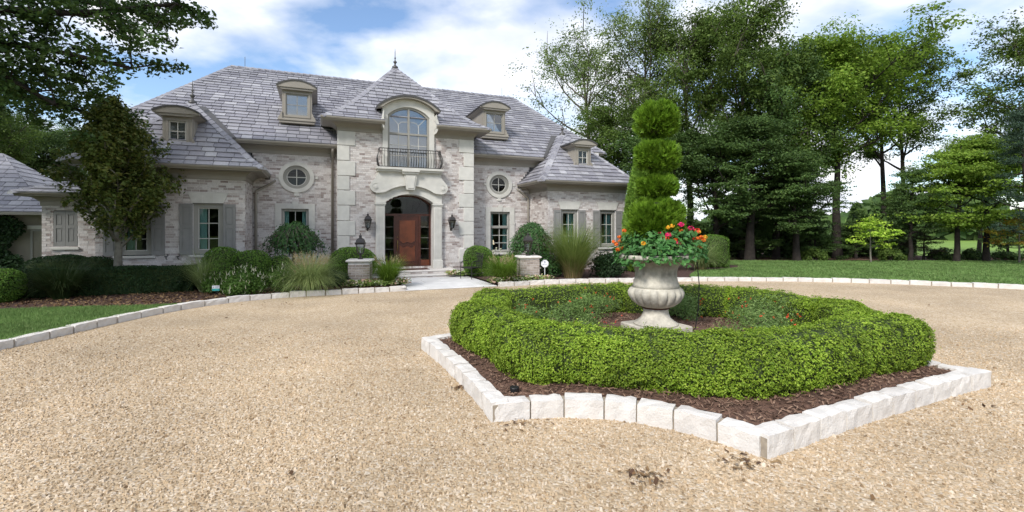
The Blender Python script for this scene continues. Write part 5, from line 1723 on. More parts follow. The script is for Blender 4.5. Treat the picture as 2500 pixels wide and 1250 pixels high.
def drum(zc, r, hh, n, off=0.0):
    d = unit(rng.normal(0,1,(n,3)))
    q = (np.abs(d[:,0]/r)**2.6+np.abs(d[:,1]/r)**2.6+np.abs(d[:,2]/hh)**2.6)**(-1/2.6)
    k = 1-np.abs(rng.normal(0,.09,n))-.04
    ang = np.arctan2(d[:,1], d[:,0])
    lump = 1+.06*np.sin(ang*5+zc*7)+.06*np.sin(d[:,2]*7+ang*4)+.05*np.sin(ang*11+d[:,2]*9)+.04*np.sin(ang*19-d[:,2]*15)
    P = d*(q*k*lump)[:,None]
    P[:,2] += zc-ZT; P[:,0] += off
    return P, d
for py0, py1, r, off, n in ((252,338,.335,.015,3300),(345,422,.345,.01,3200),(429,484,.33,.02,2700),(482,600,.43,.005,5200)):
    z1, z0 = pz(py0), pz(py1)
    P, d = drum((z0+z1)/2, r-.03, (z1-z0)/2-.045, n, off)
    fan(P, d, .088, M['l_thuja'], 'tier', top_)
    cv = MB().lathe([(.04,z0-ZT+.03),(r*.7,z0-ZT+.08),(r*.74,(z0+z1)/2-ZT),(r*.7,z1-ZT-.10),(.03,z1-ZT-.05)], 14, (off,0,0))
    cv.build('shade_core', M['l_boxcore'], top_)  # solid dark filling, inner shade of the tier as colour
MB().tube([(0,0,0),(0.01,0,1.2),(.01,0,pz(262)-ZT)], [.05,.04,.015], 7).build('trunk', M['bark'], top_)

# lantana spilling over the rim
ln = empty('lantana', (UX, UY, 1.53)); tag(ln, 'lantana with orange and magenta flowers spilling over the urn rim', 'flowers')
n = 1900
a = rng.uniform(0,2*np.pi,n); rr_ = rng.uniform(.25,1,n)**.7
rad = .76+.10*np.cos(a-.1)+.05*np.sin(3*a)
x, y = np.cos(a)*rad*rr_, np.sin(a)*rad*rr_*.95
zl = .06+.30*(1-rr_**2)+rng.uniform(-.12,.16,n)-np.where(rr_ > .8, .10, 0)+.10*np.clip(np.cos(a-.1),0,1)*rr_
P = np.stack([x,y,zl],1)
V, Q = leaf_arrays(P, np.stack([np.cos(a)*.8,np.sin(a)*.8,np.full(n,.7)],1), .098, .58, .45, .35, droop=.5)
quads_obj('foliage', V, Q, M['l_lantana'], ln)
mb = MB()
for k in range(46):
    a_ = rnd.uniform(0, 6.28); r_ = rnd.uniform(.45,.82)+.1*max(0,math.cos(a_))
    mb.tube([(.2*math.cos(a_),.2*math.sin(a_),-.05),(r_*.6*math.cos(a_),r_*.6*math.sin(a_),.22),(r_*math.cos(a_),r_*math.sin(a_),.12+rnd.uniform(-.05,.25)*(1 if math.cos(a_) > .3 else .5))], .006, 4)
mb.build('stem', M['l_shrub'], ln)
def fl_head(px, py, dy, mat, s=.035):
    Yw = UY+dy; xw = (px-CXP)/FPX*Yw; zw = CAM_H+(HORIZON-py)*Yw/FPX
    p = np.array([xw-UX, dy, zw-1.53])
    pp = p+unit(rng.normal(0,1,(26,3)))*s*np.array([1,1,.7])
    V, Q = leaf_arrays(pp, unit(pp-p)+np.array([0,0,.3]), .034, .95, .25)
    quads_obj('flower', V, Q, M[mat], ln)
for px, py, m in ((1512,578,'f_orange'),(1505,596,'f_orange'),(1516,605,'f_orange'),(1508,609,'f_orange'),(1524,563,'f_orange'),(1500,590,'f_orange'),(1571,594,'f_yellow'),
                  (1611,571,'f_pink'),(1632,573,'f_pink'),(1626,581,'f_red'),(1656,594,'f_pink'),(1663,548,'f_pink'),(1687,557,'f_pink'),(1702,563,'f_red'),
                  (1631,555,'f_yellow'),(1663,564,'f_orange'),(1641,551,'f_yellow'),(1650,584,'f_orange'),(1706,582,'f_orange'),(1698,584,'f_red'),(1712,579,'f_orange'),(1718,586,'f_orange'),(1709,602,'f_orange'),(1722,578,'f_yellow')):
    fl_head(px, py, rnd.uniform(-.55,-.35) if 1540 < px < 1680 else rnd.uniform(-.3,.1), m, .046 if m in ('f_pink','f_red') else .030)
for k in range(8): fl_head(rnd.uniform(1510,1710), rnd.uniform(560,600), .5, rnd.choice(['f_orange','f_pink','f_yellow']))
cab = MB().tube([(UX+.52,UY-.22,1.56),(UX+.60,UY-.22,1.44),(UX+.64,UY-.20,1.1),(UX+.635,UY-.18,.7),(UX+.60,UY-.15,.38),(UX+.52,UY-.1,.27)], .008, 6).build('drip_hose', M['black'])
tag(cab, 'thin black drip hose hanging from the urn rim to the soil', 'hose')

# low plants with red flowers inside the hedge
for i, (x, y, w_, h_, lab) in enumerate(((.95,7.35,.55,.42,'feathery low plant with red flowers left of the urn foot'),(1.55,9.1,.55,.40,'feathery low plant behind the urn on its left'),
     (3.75,7.15,.60,.40,'feathery low plant with red flowers right of the urn foot'),(4.35,8.3,.60,.46,'feathery low plant with red flowers by the hedge at far right'),
     (.25,8.3,.45,.36,'small feathery plant by the hedge at far left'),(3.3,9.2,.5,.40,'feathery low plant behind the urn on its right'))):
    loose_shrub('red_flowered_plant', lab, 'plant', x, y, w_*1.1, w_*1.1, h_*1.3, 3400, 'l_feather', .05, 'plants inside the hedge ring', float(soil_z(x,y)), ('f_red', 14, .03, False), 30, .3)
sp = empty('spotlight', (*G(1256,955,.17), .16)); tag(sp, 'small black garden spotlight at the front of the hedge island', 'garden light')
MB().lathe([(.035,0),(.05,.01),(.055,.05),(.05,.06),(.03,.055)], 12).build('housing', M['black'], sp)
MB().tube([(0,0,-.08),(0,0,.0)], .012, 6).build('stake', M['black'], sp)

# ------------------------------------------------------------------ gate piers, lanterns, seats, signs
pbm = ubm.copy(); pbm.materials[0] = M['pier_brick']
def pier(x, y, h, label):
    root = empty('brick_pier', (x, y, 0), HA*.45); tag(root, label, 'pier', 'brick piers flanking the walk')
    w_ = .35
    core = MB().box(-w_,w_,-w_,w_,0,h-.085).build('shaft', M['mortar'], root)
    rows = int((h-.09)/.085)
    for r_ in range(rows):
        z0 = .006+r_*.085
        for f in range(4):
            ang = f*math.pi/2
            s0 = -w_-(.12 if (r_+f) % 2 else 0.0)
            while s0 < w_:
                a_, b_ = max(s0, -w_)+.006, min(s0+.235, w_)-.006
                s0 += .235
                if b_-a_ < .03: continue
                mid = (a_+b_)/2
                o = bpy.data.objects.new('brick', pbm); link(o, core)
                cx_, cy_ = mid, -w_+.004
                o.location = (cx_*math.cos(ang)-cy_*math.sin(ang), cx_*math.sin(ang)+cy_*math.cos(ang), z0+.036)
                o.rotation_euler = (0,0,ang); o.scale = (b_-a_, .03, .070)
    prof = [(.39,h-.084),(.425,h-.07),(.435,h-.045),(.425,h-.02),(.395,h)]
    V = []; F = []
    for r_, z in prof:
        c_ = .03
        V += [(-r_+c_,-r_,z),(r_-c_,-r_,z),(r_,-r_+c_,z),(r_,r_-c_,z),(r_-c_,r_,z),(-r_+c_,r_,z),(-r_,r_-c_,z),(-r_,-r_+c_,z)]
    for k in range(len(prof)-1):
        for i in range(8): F.append((k*8+i, k*8+(i+1) % 8, k*8+8+(i+1) % 8, k*8+8+i))
    F += [tuple(range(7,-1,-1)), tuple(range(len(prof)*8-8, len(prof)*8))]
    mesh_obj('coping', V, F, M['kerb'], root)
    return root
PL, PR = AT(880,16.3), AT(1289,17.5)
pier(*PL, .93, 'brick pier with stone coping and lantern left of the front walk')
pier(*PR, .98, 'brick pier with stone coping and lantern right of the front walk')

def lantern(x, y, z, s, label, group, wall=None, cat='lantern'):
    """Four-sided tapered lantern: base, glazed cage, domed roof, finial."""
    root = empty('wall_lantern' if wall else 'pier_lantern', (x, y, z), HA if wall else HA*.45); root.scale = (s,s,s); tag(root, label, cat, group)
    def sq(r_, z_): return [(-r_,-r_,z_),(r_,-r_,z_),(r_,r_,z_),(-r_,r_,z_)]
    def loft(rs, name, mat):
        V = []; F = []
        for r_, z_ in rs: V += sq(r_, z_)
        for k in range(len(rs)-1):
            for i in range(4): F.append((k*4+i, k*4+(i+1) % 4, k*4+4+(i+1) % 4, k*4+4+i))
        F += [(3,2,1,0), tuple(len(V)-4+i for i in range(4))]
        return mesh_obj(name, V, F, mat, root)
    if not wall:
        MB().lathe([(.10,0),(.10,.02),(.05,.05),(.035,.07),(.035,.14),(.06,.17),(.09,.19)], 12).build('stem', M['bronze'], root)
        b0 = .19
    else:
        b0 = .12
        MB().lathe([(.004,-.02),(.012,0),(.03,.02),(.014,.05),(.05,.10),(.07,.12)], 10).build('pendant', M['bronze'], root)
        MB().tube([(0,.0,.06),(0,.13,-.02),(0,.22,.10),(0,.24,.30)], .014, 6).build('bracket', M['bronze'], root)
        MB().box(-.045,.045,.225,.245,.0,.40).build('backplate', M['bronze'], root)
    loft([(.095,b0),(.105,b0+.025),(.100,b0+.03)], 'base', M['bronze'])
    t0, t1 = b0+.03, b0+.36
    r0_, r1_ = .095, .15
    for sx in (-1,1):
        for sy in (-1,1): MB().tube([(sx*r0_,sy*r0_,t0),(sx*r1_,sy*r1_,t1)], .011, 4).build('post', M['bronze'], root)
    for k in range(4):
        a = k*math.pi/2; c_, s2 = math.cos(a), math.sin(a)
        q = [(-r0_,-r0_,t0),(r0_,-r0_,t0),(r1_,-r1_,t1),(-r1_,-r1_,t1)]
        V = [(px*c_-py*s2, px*s2+py*c_, pz_) for px,py,pz_ in q]
        V += [(v_[0]*.985, v_[1]*.985, v_[2]) for v_ in V]
        mesh_obj('pane', V, [(0,1,2,3),(7,6,5,4),(0,4,5,1),(1,5,6,2),(2,6,7,3),(3,7,4,0)], M['lantern_glass'], root)
    MB().lathe([(.018,t0),(.018,t0+.12),(.010,t0+.13),(.018,t0+.16),(.012,t0+.20),(.003,t0+.23)], 10).build('bulb', M['white'], root)
    loft([(.155,t1),(.175,t1+.03),(.185,t1+.035),(.19,t1+.06),(.155,t1+.075),(.15,t1+.10),(.135,t1+.16),(.10,t1+.21),(.055,t1+.235)], 'lantern_roof', M['bronze'])
    MB().lathe([(.055,t1+.23),(.045,t1+.30),(.06,t1+.31),(.055,t1+.33),(.02,t1+.34),(.012,t1+.36),(.022,t1+.385),(.004,t1+.41)], 10).build('finial', M['bronze'], root)
    return root
lantern(*PL, .93, .93, 'black lantern standing on the left brick pier', 'pier lanterns')
lantern(*PR, .98, .93, 'black lantern standing on the right brick pier', 'pier lanterns')
for u_, lab in ((-1.70,'black lantern hung on the brick wall left of the front door'),(1.80,'black lantern hung on the brick wall right of the front door')):
    o = lantern(*W(u_, -.25), 1.90, .80, lab, 'wall lanterns beside the door', wall=True)
    o.scale = (.80,.95,.84)

def chair(x, y, rz, label):
    root = empty('iron_armchair', (x, y, .035), rz); tag(root, label, 'chair', 'iron armchairs on the front walk')
    w_, d_ = .30, .27
    for sx in (-1,1):
        MB().tube([(sx*w_,-d_,0),(sx*w_,-d_,.42),(sx*w_,-d_+.01,.60),(sx*w_,-d_+.08,.67),(sx*w_,-d_+.2,.68),(sx*w_,d_,.66)], .016, 6).build('leg', M['iron'], root)
        MB().tube([(sx*w_,d_+.08,0),(sx*w_,d_,.42),(sx*w_,d_+.10,.95)], .017, 6).build('leg', M['iron'], root)
        MB().tube([(sx*w_,-d_,.20),(sx*w_,d_+.04,.20)], .010, 5).build('stretcher', M['iron'], root)
    MB().tube([(-w_,0,.20),(w_,0,.20)], .010, 5).build('stretcher', M['iron'], root)
    MB().bbox(-w_+.012,w_-.012,-d_,d_,.405,.45,.015).build('seat', M['iron'], root)
    MB().tube([(-w_,d_+.10,.95),(0,d_+.115,.975),(w_,d_+.10,.95)], .016, 6).build('top_rail', M['iron'], root)
    mb = MB()
    for k in range(9):
        t = -w_+2*w_*(k+.5)/9; mb.tube([(t,d_+.005,.46),(t,d_+.05,.70),(t,d_+.10,.955)], .010, 4)
    for z_ in (.56,.66,.76,.86): mb.tube([(-w_,d_+.10*(z_-.42)/.53,z_),(w_,d_+.10*(z_-.42)/.53,z_)], .011, 4)
    mb.build('backrest', M['iron'], root)
chair(*W(1.98,-2.45), HA+R(-62), 'black iron armchair on the walk right of the entrance steps')
chair(*AT(918,18.5), HA+R(70), 'black iron armchair half hidden behind the left brick pier')

sg = empty('security_sign', (*AT(1330,17.3), .08), R(-6)); tag(sg, 'white octagonal security sign on a short post beside the right pier', 'sign')
oct_ = lambda r_: [(r_*math.cos(R(22.5+45*k)), r_*math.sin(R(22.5+45*k))) for k in range(8)]
mb = MB().prism([(p[0],p[1]+.62) for p in oct_(.145)], -.012, .0); mb.build('plate', M['white'], sg)
ring_prism([(p[0],p[1]+.62) for p in oct_(.122)], [(p[0],p[1]+.62) for p in oct_(.115)], -.0135, -.0122, 'border', M['ink'], sg)
MB().tube([(0,.008,-.1),(0,.008,.6)], .012, 6).build('post', M['white'], sg)
ring_prism([(x,z+.672) for x,z in ell_pts(0,0,.036,.036,16)], [(x,z+.672) for x,z in ell_pts(0,0,.014,.014,16)], -.0135, -.0122, 'emblem', M['ink'], sg)
mb = MB()
for k, (a_, b_) in enumerate(((-.085,-.045),(-.038,-.008),(.010,.045),(.052,.085))): mb.box(a_,b_,-.0135,-.0122,.590,.612)
for a_, b_ in ((-.07,-.02),(-.01,.03),(.04,.07)): mb.box(a_,b_,-.0135,-.0122,.562,.574)
mb.build('lettering', M['ink'], sg)

ys = empty('yard_sign', (*AT(527,13.5), .085), R(12)); tag(ys, 'tiny white and teal yard sign staked in the left bed', 'sign')
MB().box(-.095,.095,-.006,.0,.185,.27).build('plate', M['white'], ys)
MB().box(-.095,.095,-.0061,.0001,.12,.1848).build('lower_plate', M['teal'], ys)
MB().tube([(0,.006,-.1),(0,.006,.2)], .007, 5).build('stake', M['black'], ys)
mb = MB()
for k in range(4): mb.box(-.02,.075,-.0075,-.0062,.20+k*.014,.206+k*.014)
mb.lathe([(.018,0),(.016,.001)], 10); mb.v = [(p[0]-.055,-.0075+p[2],p[1]+.226) if i >= 32 else p for i, p in enumerate(mb.v)]
mb.build('print', M['ink'], ys)
pp = empty('garden_spotlight', (*AT(246,13.6), .085)); tag(pp, 'small blue-grey garden spotlight beside the young tree', 'garden light')
MB().lathe([(.03,.02),(.04,.05),(.042,.16),(.036,.165)], 12).build('housing', M['bluegrey'], pp)
MB().tube([(0,0,-.1),(0,0,.05)], .012, 6).build('stake', M['black'], pp)

# ------------------------------------------------------------------ foundation planting
def line_hedge(name, label, p, q, width, h, n, mat, size=.05, z=.08):
    root = empty(name, ((p[0]+q[0])/2, (p[1]+q[1])/2, z), math.atan2(q[1]-p[1], q[0]-p[0])); tag(root, label, 'hedge')
    L_ = math.hypot(q[0]-p[0], q[1]-p[1])/2; hw = width/2
    MB().bbox(-L_+.05,L_-.05,-hw+.05,hw-.05,0,h-.05,.06).build('shade_core', M['l_boxcore'], root)  # solid block coloured dark for the shade within the hedge
    face = rng.choice(5, n, p=[.42,.34,.12,.06,.06])
    P = np.empty((n,3)); N_ = np.zeros((n,3))
    x = rng.uniform(-L_,L_,n); y = rng.uniform(-hw,hw,n); zz_ = rng.uniform(0,h,n); dep = -np.abs(rng.normal(0,.03,n))
    for f, (ax, sg_) in enumerate(((1,-1),(2,1),(1,1),(0,-1),(0,1))):
        k = face == f
        P[k] = np.stack([x[k],y[k],zz_[k]],1)
        lim = (L_,hw,h)[ax]
        P[k,ax] = sg_*(lim+dep[k]) if ax < 2 else h+dep[k]
        N_[k,ax] = sg_
    P[:,2] += .02*np.sin(P[:,0]*3.1); P[:,1] += .02*np.sin(P[:,0]*4.3+P[:,2]*3)
    V, Q = leaf_arrays(P, N_+np.array([0,0,.3]), size, .6, .65)
    quads_obj('foliage', V, Q, M[mat], root)
    mb = MB()
    for k in range(int(L_*4)): mb.tube([(-L_+.2+k*.5,0,-.05),(-L_+.2+k*.5,0,h*.6)], [.02,.01], 5)
    mb.build('stem', M['bark'], root)

line_hedge('clipped_hedge', 'long dark clipped hedge behind the young tree on the left', AT(30,12.9), AT(478,14.55), .75, .78, 15000, 'l_dark')
line_hedge('clipped_hedge', 'low bright clipped hedge behind the flowering shrubs left of the pier', AT(495,14.6), AT(850,16.7), .55, .66, 11000, 'l_dome')
line_hedge('clipped_hedge', 'short clipped hedge behind the armchair right of the steps', AT(1150,18.9), AT(1268,19.3), .5, .76, 5000, 'l_dome')

def dome_at(label, px, Y, hw, topy, mat='l_dome', n=7000, flat=2.4, size=.05, ry=None, group='clipped domes by the house'):
    x, y = AT(px, Y); r_ = hw*Y/FPX; h_ = CAM_H-(topy-HORIZON)*Y/FPX-.08
    dome_shrub('clipped_dome', label, 'shrub', x, y, r_, ry or r_, h_, n, mat, size, group, power=flat)
dome_at('clipped green dome under the left wing window, largest of three', 545, 15.1, 50, 604)
dome_at('clipped green dome in the middle of the three left of the weeping tree', 614, 14.95, 44, 612)
dome_at('small clipped green dome beside the weeping tree trunk', 683, 15.7, 33, 626, n=4500)
dome_at('big clipped green dome rising behind the left brick pier', 862, 17.4, 54, 600, n=9000)
dome_at('clipped green dome behind the armchair by the right quoins', 1167, 19.3, 38, 601)
dome_at('low green mound behind the white-spiked shrub', 538, 14.3, 38, 638, n=4500)
dome_at('dark clipped dome behind the left hedge near the low block', 150, 14.7, 72, 624, 'l_dark', 8000)
dome_at('dark clipped dome behind the left hedge beside the young tree', 238, 15.0, 50, 626, 'l_dark', 5000)
dome_at('round green dome cut by the left edge of the picture', 5, 12.2, 42, 655, 'l_dome', 6000)
dome_at('large clipped block shrub at the right end of the planting by the lawn', 1738, 23.3, 34, 574, 'l_dome', 8000, 4.0)
dome_at('small low bush beside the large clipped block shrub', 1772, 23.0, 9, 645, 'l_shrub', 900, 2.2)

def loose_at(name, label, px, Y, hw, topy, mat, n, size=.07, flowers=None, cat='shrub', **kw):
    x, y = AT(px, Y); r_ = hw*Y/FPX; h_ = CAM_H-(topy-HORIZON)*Y/FPX-.08
    return loose_shrub(name, label, cat, x, y, r_, r_, h_/1.05, n, mat, size, None, .08, flowers, **kw)
loose_at('flowering_shrub', 'leafy shrub with white flower spikes beside the yard sign', 592, 13.75, 55, 655, 'l_shrub', 5200, .062, ('f_white', 110, .13, True), clumps=40)
loose_at('flowering_shrub', 'small leafy shrub with white flower spikes left of the yard sign', 522, 13.9, 28, 668, 'l_shrub', 2200, .06, ('f_white', 45, .12, True))
loose_at('flowering_shrub', 'leafy shrub with white flower spikes beside the plumed grass', 683, 14.3, 42, 652, 'l_shrub', 3800, .062, ('f_white', 70, .12, True), clumps=34)
loose_at('leafy_shrub', 'dark leafy shrub between the plumed grass and the left pier', 815, 15.6, 36, 655, 'l_dark', 3400, .07)
loose_at('leafy_shrub', 'dark glossy shrub in front of the right wing window', 1482, 18.7, 52, 612, 'l_dark', 6000, .085, clumps=36)
loose_at('leafy_shrub', 'green shrub filling in behind the white octagonal sign', 1345, 18.6, 36, 600, 'l_weep', 4500, .08, clumps=30)
loose_at('hydrangea', 'hydrangea with lime green heads under the window right of the door', 1213, 19.6, 22, 612, 'l_weep', 1600, .09, ('f_white', 16, .10, False))
loose_at('leafy_shrub', 'yellow green shrub behind the right pier', 1256, 18.7, 24, 606, 'g_bright', 2200, .06)
loose_at('leafy_shrub', 'dim leafy shrub against the stucco wall at the far left', 28, 15.2, 38, 622, 'l_dark', 2400, .10)
loose_at('leafy_shrub', 'dim shrub between the left hedge and the pale grass', 440, 14.4, 36, 640, 'l_dark', 3000, .08)

def grass_at(label, px, Y, hw, topy, mat, n, plumes=None, base=None, width=.014, stiff=.5):
    x, y = AT(px, Y); s_ = hw*Y/FPX; h_ = CAM_H-(topy-HORIZON)*Y/FPX-.08
    return grass_clump('ornamental_grass', label, 'grass', x, y, h_, s_, n, mat, 'ornamental grasses in the beds', plumes, base, .08, width, stiff)
grass_at('big fountain grass with tawny plumes left of the pier', 757, 14.2, 66, 632, 'g_pale', 2200, ('plume', 90, .30), None, .014, .1)
grass_at('pale wispy grass in front of the left wing window', 500, 14.2, 48, 625, 'g_pale', 1100, None, None, .010, .45)
grass_at('fountain grass with bottlebrush heads between the left pier and the steps', 948, 15.9, 44, 634, 'g_bright', 1300, ('plume', 24, .16), None, .015, .35)
grass_at('bright fountain grass with bottlebrush heads left of the right pier', 1226, 16.7, 46, 632, 'g_bright', 1500, ('plume', 40, .16), None, .015, .3)
grass_at('tall upright grass with straw base before the right wing', 1399, 18.2, 78, 562, 'g_mid', 3000, None, 'g_straw', .013, .62)
grass_at('arching grass with straw blades behind the urn', 1712, 21.5, 46, 596, 'g_pale', 1100, None, 'g_straw', .02, .2)
grass_at('large dim grass clump below the dark hedge at left', 150, 12.75, 72, 648, 'g_dark', 1500, None, None, .013, .35)

# begonia edging
def begonias(label, path, width, n, z=.09):
    pts = smooth_path(path, .1); P = np.array(pts)
    i = rng.integers(0, len(P), n)
    c = P[i]+rng.normal(0, width*.35, (n,2))
    cell = np.floor(c/.16); hsh = np.sin(cell[:,0]*12.9898+cell[:,1]*78.233)*43758.5453; hsh -= np.floor(hsh)
    pos = np.stack([c[:,0], c[:,1], z+.03+rng.uniform(0,.17,n)*(.6+.6*hsh)], 1)
    fl = (rng.uniform(0,1,n) < .42) & (hsh > .25)
    V1, Q1 = leaf_arrays(pos, np.tile([0,-.3,1.0],(n,1)), .07, .8, .5)
    o = quads_obj('begonia_edging', V1, Q1, [M['l_begonia'], M['f_blush'], M['f_white']], midx=np.where(fl, np.where(hsh > .6, 1, 2), 0))
    tag(o, label, 'flowers', kind='stuff')
begonias('blush and lime begonias round the foot of the left pier', [AT(855,15.4),AT(910,15.55),AT(985,16.0)], .34, 3600)
begonias('blush and lime begonias round the foot of the right pier', [AT(1205,16.4),AT(1260,16.9),AT(1335,17.2)], .30, 3200)
begonias('begonias along the wall right of the entrance steps', [AT(1098,19.0),AT(1150,19.2),AT(1180,19.0)], .22, 1600)

# umbrella-shaped weeping tree
def weeping(name, label, px, Y, hw, topy, boty, n, mat, trunk=True, tall=1.0, size=.10):
    x, y = AT(px, Y); r_ = hw*Y/FPX; zt = CAM_H-(topy-HORIZON)*Y/FPX; zb = CAM_H-(boty-HORIZON)*Y/FPX
    root = empty(name, (x, y, 0)); tag(root, label, 'tree' if trunk else 'shrub')
    k = 120; a = rng.uniform(0,2*np.pi,k); rr_ = rng.uniform(.15,1,k)**.6
    mb = MB(); pts = []
    for a_, q in zip(a, rr_):
        e = r_*q*rnd.uniform(.8,1.18); drop = (zt-zb)*rnd.uniform(.45,1.0)*(.5+.5*q)
        crown = zt-rnd.uniform(0,.12)-(zt-zb)*.10*q
        L = [(0,0,zt-.25),(e*.35*math.cos(a_),e*.35*math.sin(a_),crown),(e*.75*math.cos(a_),e*.75*math.sin(a_),crown-(zt-zb)*.22*q),(e*math.cos(a_),e*math.sin(a_),crown-drop*.7),(e*1.02*math.cos(a_),e*1.02*math.sin(a_),crown-drop)]
        mb.tube(L, [.018,.014,.010,.006,.004], 4, False)
        L = np.array(L)
        for t in np.linspace(.25,1,int(n/k)):
            s_ = t*4; i = min(3,int(s_)); pts.append(L[i]+(L[i+1]-L[i])*(s_-i))
    P = np.array(pts)+rng.normal(0,.075,(len(pts),3))
    V, Q = leaf_arrays(P, unit(P*np.array([1,1,0])+1e-6)+np.array([0,0,.6]), size, .5, .5, .35, droop=1.6)
    quads_obj('crown', V, Q, M[mat], root)
    if trunk: mb.tube([(.02,0,-.05),(-.02,.01,.6),(.03,0,1.2),(0,0,zt-.2)], [.06,.05,.05,.03], 8)
    else: mb.tube([(0,0,-.05),(0,0,zt-.2)], [.07,.03], 7)
    mb.build('trunk', M['bark'], root)
    if trunk:
        st_ = MB().tube([(.16,.05,-.05),(.14,.05,1.35)], .018, 6).build('tree_stake'.replace('tree_',''), M['bark_pale'], root)
weeping('weeping_tree', 'small umbrella-shaped weeping tree before the window left of the door', 716, 16.4, 70, 546, 632, 4200, 'l_weep')
weeping('weeping_shrub', 'dense dark weeping shrub behind the right pier', 1296, 18.9, 56, 542, 655, 9000, 'l_weep', False, size=.085)

# tall clipped arborvitae behind the topiary
ax_, ay_ = AT(1580, 21.0)
arb = empty('arborvitae', (ax_, ay_, .08)); tag(arb, 'tall narrow arborvitae standing behind the urn topiary', 'tree')
n = 15000
a = rng.uniform(0,2*np.pi,n); t = rng.uniform(0,1,n); rad = (1.02*(1-t**2.4)*.96+.06)*np.where(t < .04, .85, 1)
k = 1-np.abs(rng.normal(0,.06,n)); P = np.stack([np.cos(a)*rad*k, np.sin(a)*rad*k, .05+t*5.9], 1)
fan(P, np.stack([np.cos(a),np.sin(a),np.zeros(n)],1), .17, M['l_arb'], 'crown', arb)
MB().lathe([(.05,.05),(.72,.1),(.76,2.2),(.60,4.2),(.30,5.4),(.05,5.7)], 16).build('shade_core', M['l_boxcore'], arb)  # solid dark filling behind the sprays, shade as colour
MB().tube([(0,0,-.1),(0,0,5.5)], [.10,.02], 7).build('trunk', M['bark'], arb)

# ivy on the stucco wall
x, y = W(-14.6, 3.25)
iv = empty('ivy', (x, y, .05), HA); tag(iv, 'dark ivy covering the stucco wall at the far left', 'ivy')
P = np.stack([rng.uniform(-1.7,1.05,6000)+rng.normal(0,.12,6000), rng.uniform(-.22,.12,6000), rng.uniform(0,2.4,6000)], 1)
P = P[(P[:,0] < .55+.25*np.sin(P[:,2]*4)-.10*P[:,2]+.2)]
V, Q = leaf_arrays(P, np.tile([0,-1.0,.3],(len(P),1)), .10, .8, .5)
quads_obj('foliage', V, Q, M['l_dark'], iv)
MB().tube([(-.6,.1,-.1),(-.4,.1,1.0),(-.9,.1,2.2)], [.03,.02,.01], 5).tube([(-.2,.1,-.1),(.1,.1,1.2),(-.1,.1,2.1)], [.03,.02,.01], 5).build('stem', M['bark'], iv)

# ------------------------------------------------------------------ trees
T = {}
T['oak'] = tree_data(1, 17, 5.0, 4.6, 'broad', 26000, .16, 24, 'bark', 'l_tree2', .30)
T['oak2'] = tree_data(2, 17, 4.5, 4.3, 'broad', 50000, .17, 22, 'bark', 'l_tree', .30)
T['deep'] = tree_data(3, 13, 2.2, 3.6, 'broad', 46000, .175, 20, 'bark_dark', 'l_deep', .30)
T['deep2'] = tree_data(4, 12, 2.6, 3.4, 'tier', 42000, .175, 18, 'bark_dark', 'l_deep', .36)
T['maple'] = tree_data(5, 14.5, 5.6, 4.4, 'broad', 50000, .175, 18, 'bark_dark', 'l_maple', .28)
T['airy'] = tree_data(6, 16, 6.0, 3.2, 'broad', 26000, .165, 18, 'bark_dark', 'l_tree', .22)
T['tier'] = tree_data(7, 9.0, 2.3, 2.7, 'tier', 26000, .17, 20, 'bark_dark', 'l_maple', .20)
T['pine'] = tree_data(8, 13, 1.8, 3.2, 'pine', 30000, .20, 30, 'bark_dark', 'l_pine', .22, aspect=.22)
T['hemlock'] = tree_data(9, 5.2, .5, 2.4, 'pine', 12000, .16, 22, 'bark_dark', 'l_hemlock', .12, aspect=.25)
T['lowdark'] = tree_data(10, 6.0, .6, 3.0, 'pine', 18000, .18, 22, 'bark_dark', 'l_deep', .16, aspect=.35)
T['young'] = tree_data(12, 2.9, .85, .95, 'tier', 3000, .13, 12, 'bark_pale', 'l_young', .045)
T['rust'] = tree_data(13, 3.0, .9, 1.1, 'tier', 3200, .13, 12, 'bark_pale', 'l_rust', .045)
T['hornbeam'] = tree_data(14, 6.3, 1.25, .97, 'column', 46000, .11, 60, 'bark_pale', 'l_hornbeam', .12)

WOOD = 'trees beyond the far lawn'
def tr(kind, px, Y, topy, label, name='leafy_tree', rz=0.0, wide=None, group=WOOD):
    H0 = {'oak':17,'oak2':17,'deep':13,'deep2':12,'maple':14.5,'airy':16,'tier':9,'pine':13,'hemlock':5.2,'lowdark':6,'young':2.9,'rust':3.0,'hornbeam':6.1}[kind]
    H = CAM_H+(HORIZON-topy)*Y/FPX
    s = H/(H0*1.05)
    return put_tree(name, label, T[kind], *AT(px, Y), s, rz, group, .02, wide*s if wide else None)
tr('oak', 1450, 37, 80, 'open-crowned grey green tree rising just right of the roof end', rz=.4, wide=1.0)
tr('oak', 1575, 35, 10, 'tall open-crowned tree directly above the topiary', rz=2.1, wide=.85)
tr('oak2', 1690, 32, 5, 'very tall tree right of the topiary with pale limbs', rz=1.2, wide=.9)
tr('oak2', 1815, 31.5, -30, 'tallest tree, cut by the top edge, right of centre', rz=3.4, wide=.95)
tr('oak2', 1500, 33, 235, 'leafy tree low behind the right wing roof', rz=5.0, wide=1.25)
tr('deep', 1600, 30, 290, 'dark tree behind the topiary tiers', rz=1.0, wide=1.15)
tr('deep', 1745, 28.5, 300, 'dark dense tree over the clipped block shrub', rz=2.0, wide=1.2)
tr('deep2', 1830, 28, 250, 'dark tiered tree left of the thick dark trunk', rz=.7, wide=1.1)
tr('deep', 1895, 30, 110, 'tall dark tree with slim trunk between the two tallest greens', rz=3.0, wide=.8)
tr('deep2', 1945, 27.2, 330, 'dark tree with a thick trunk at the lawn edge', rz=4.0, wide=1.0)
tr('maple', 2045, 30.5, 85, 'broad sunlit maple filling the wood right of centre', rz=.3, wide=1.05)
tr('maple', 1975, 32, 95, 'sunlit maple behind and left of the broad one', rz=2.6, wide=.8)
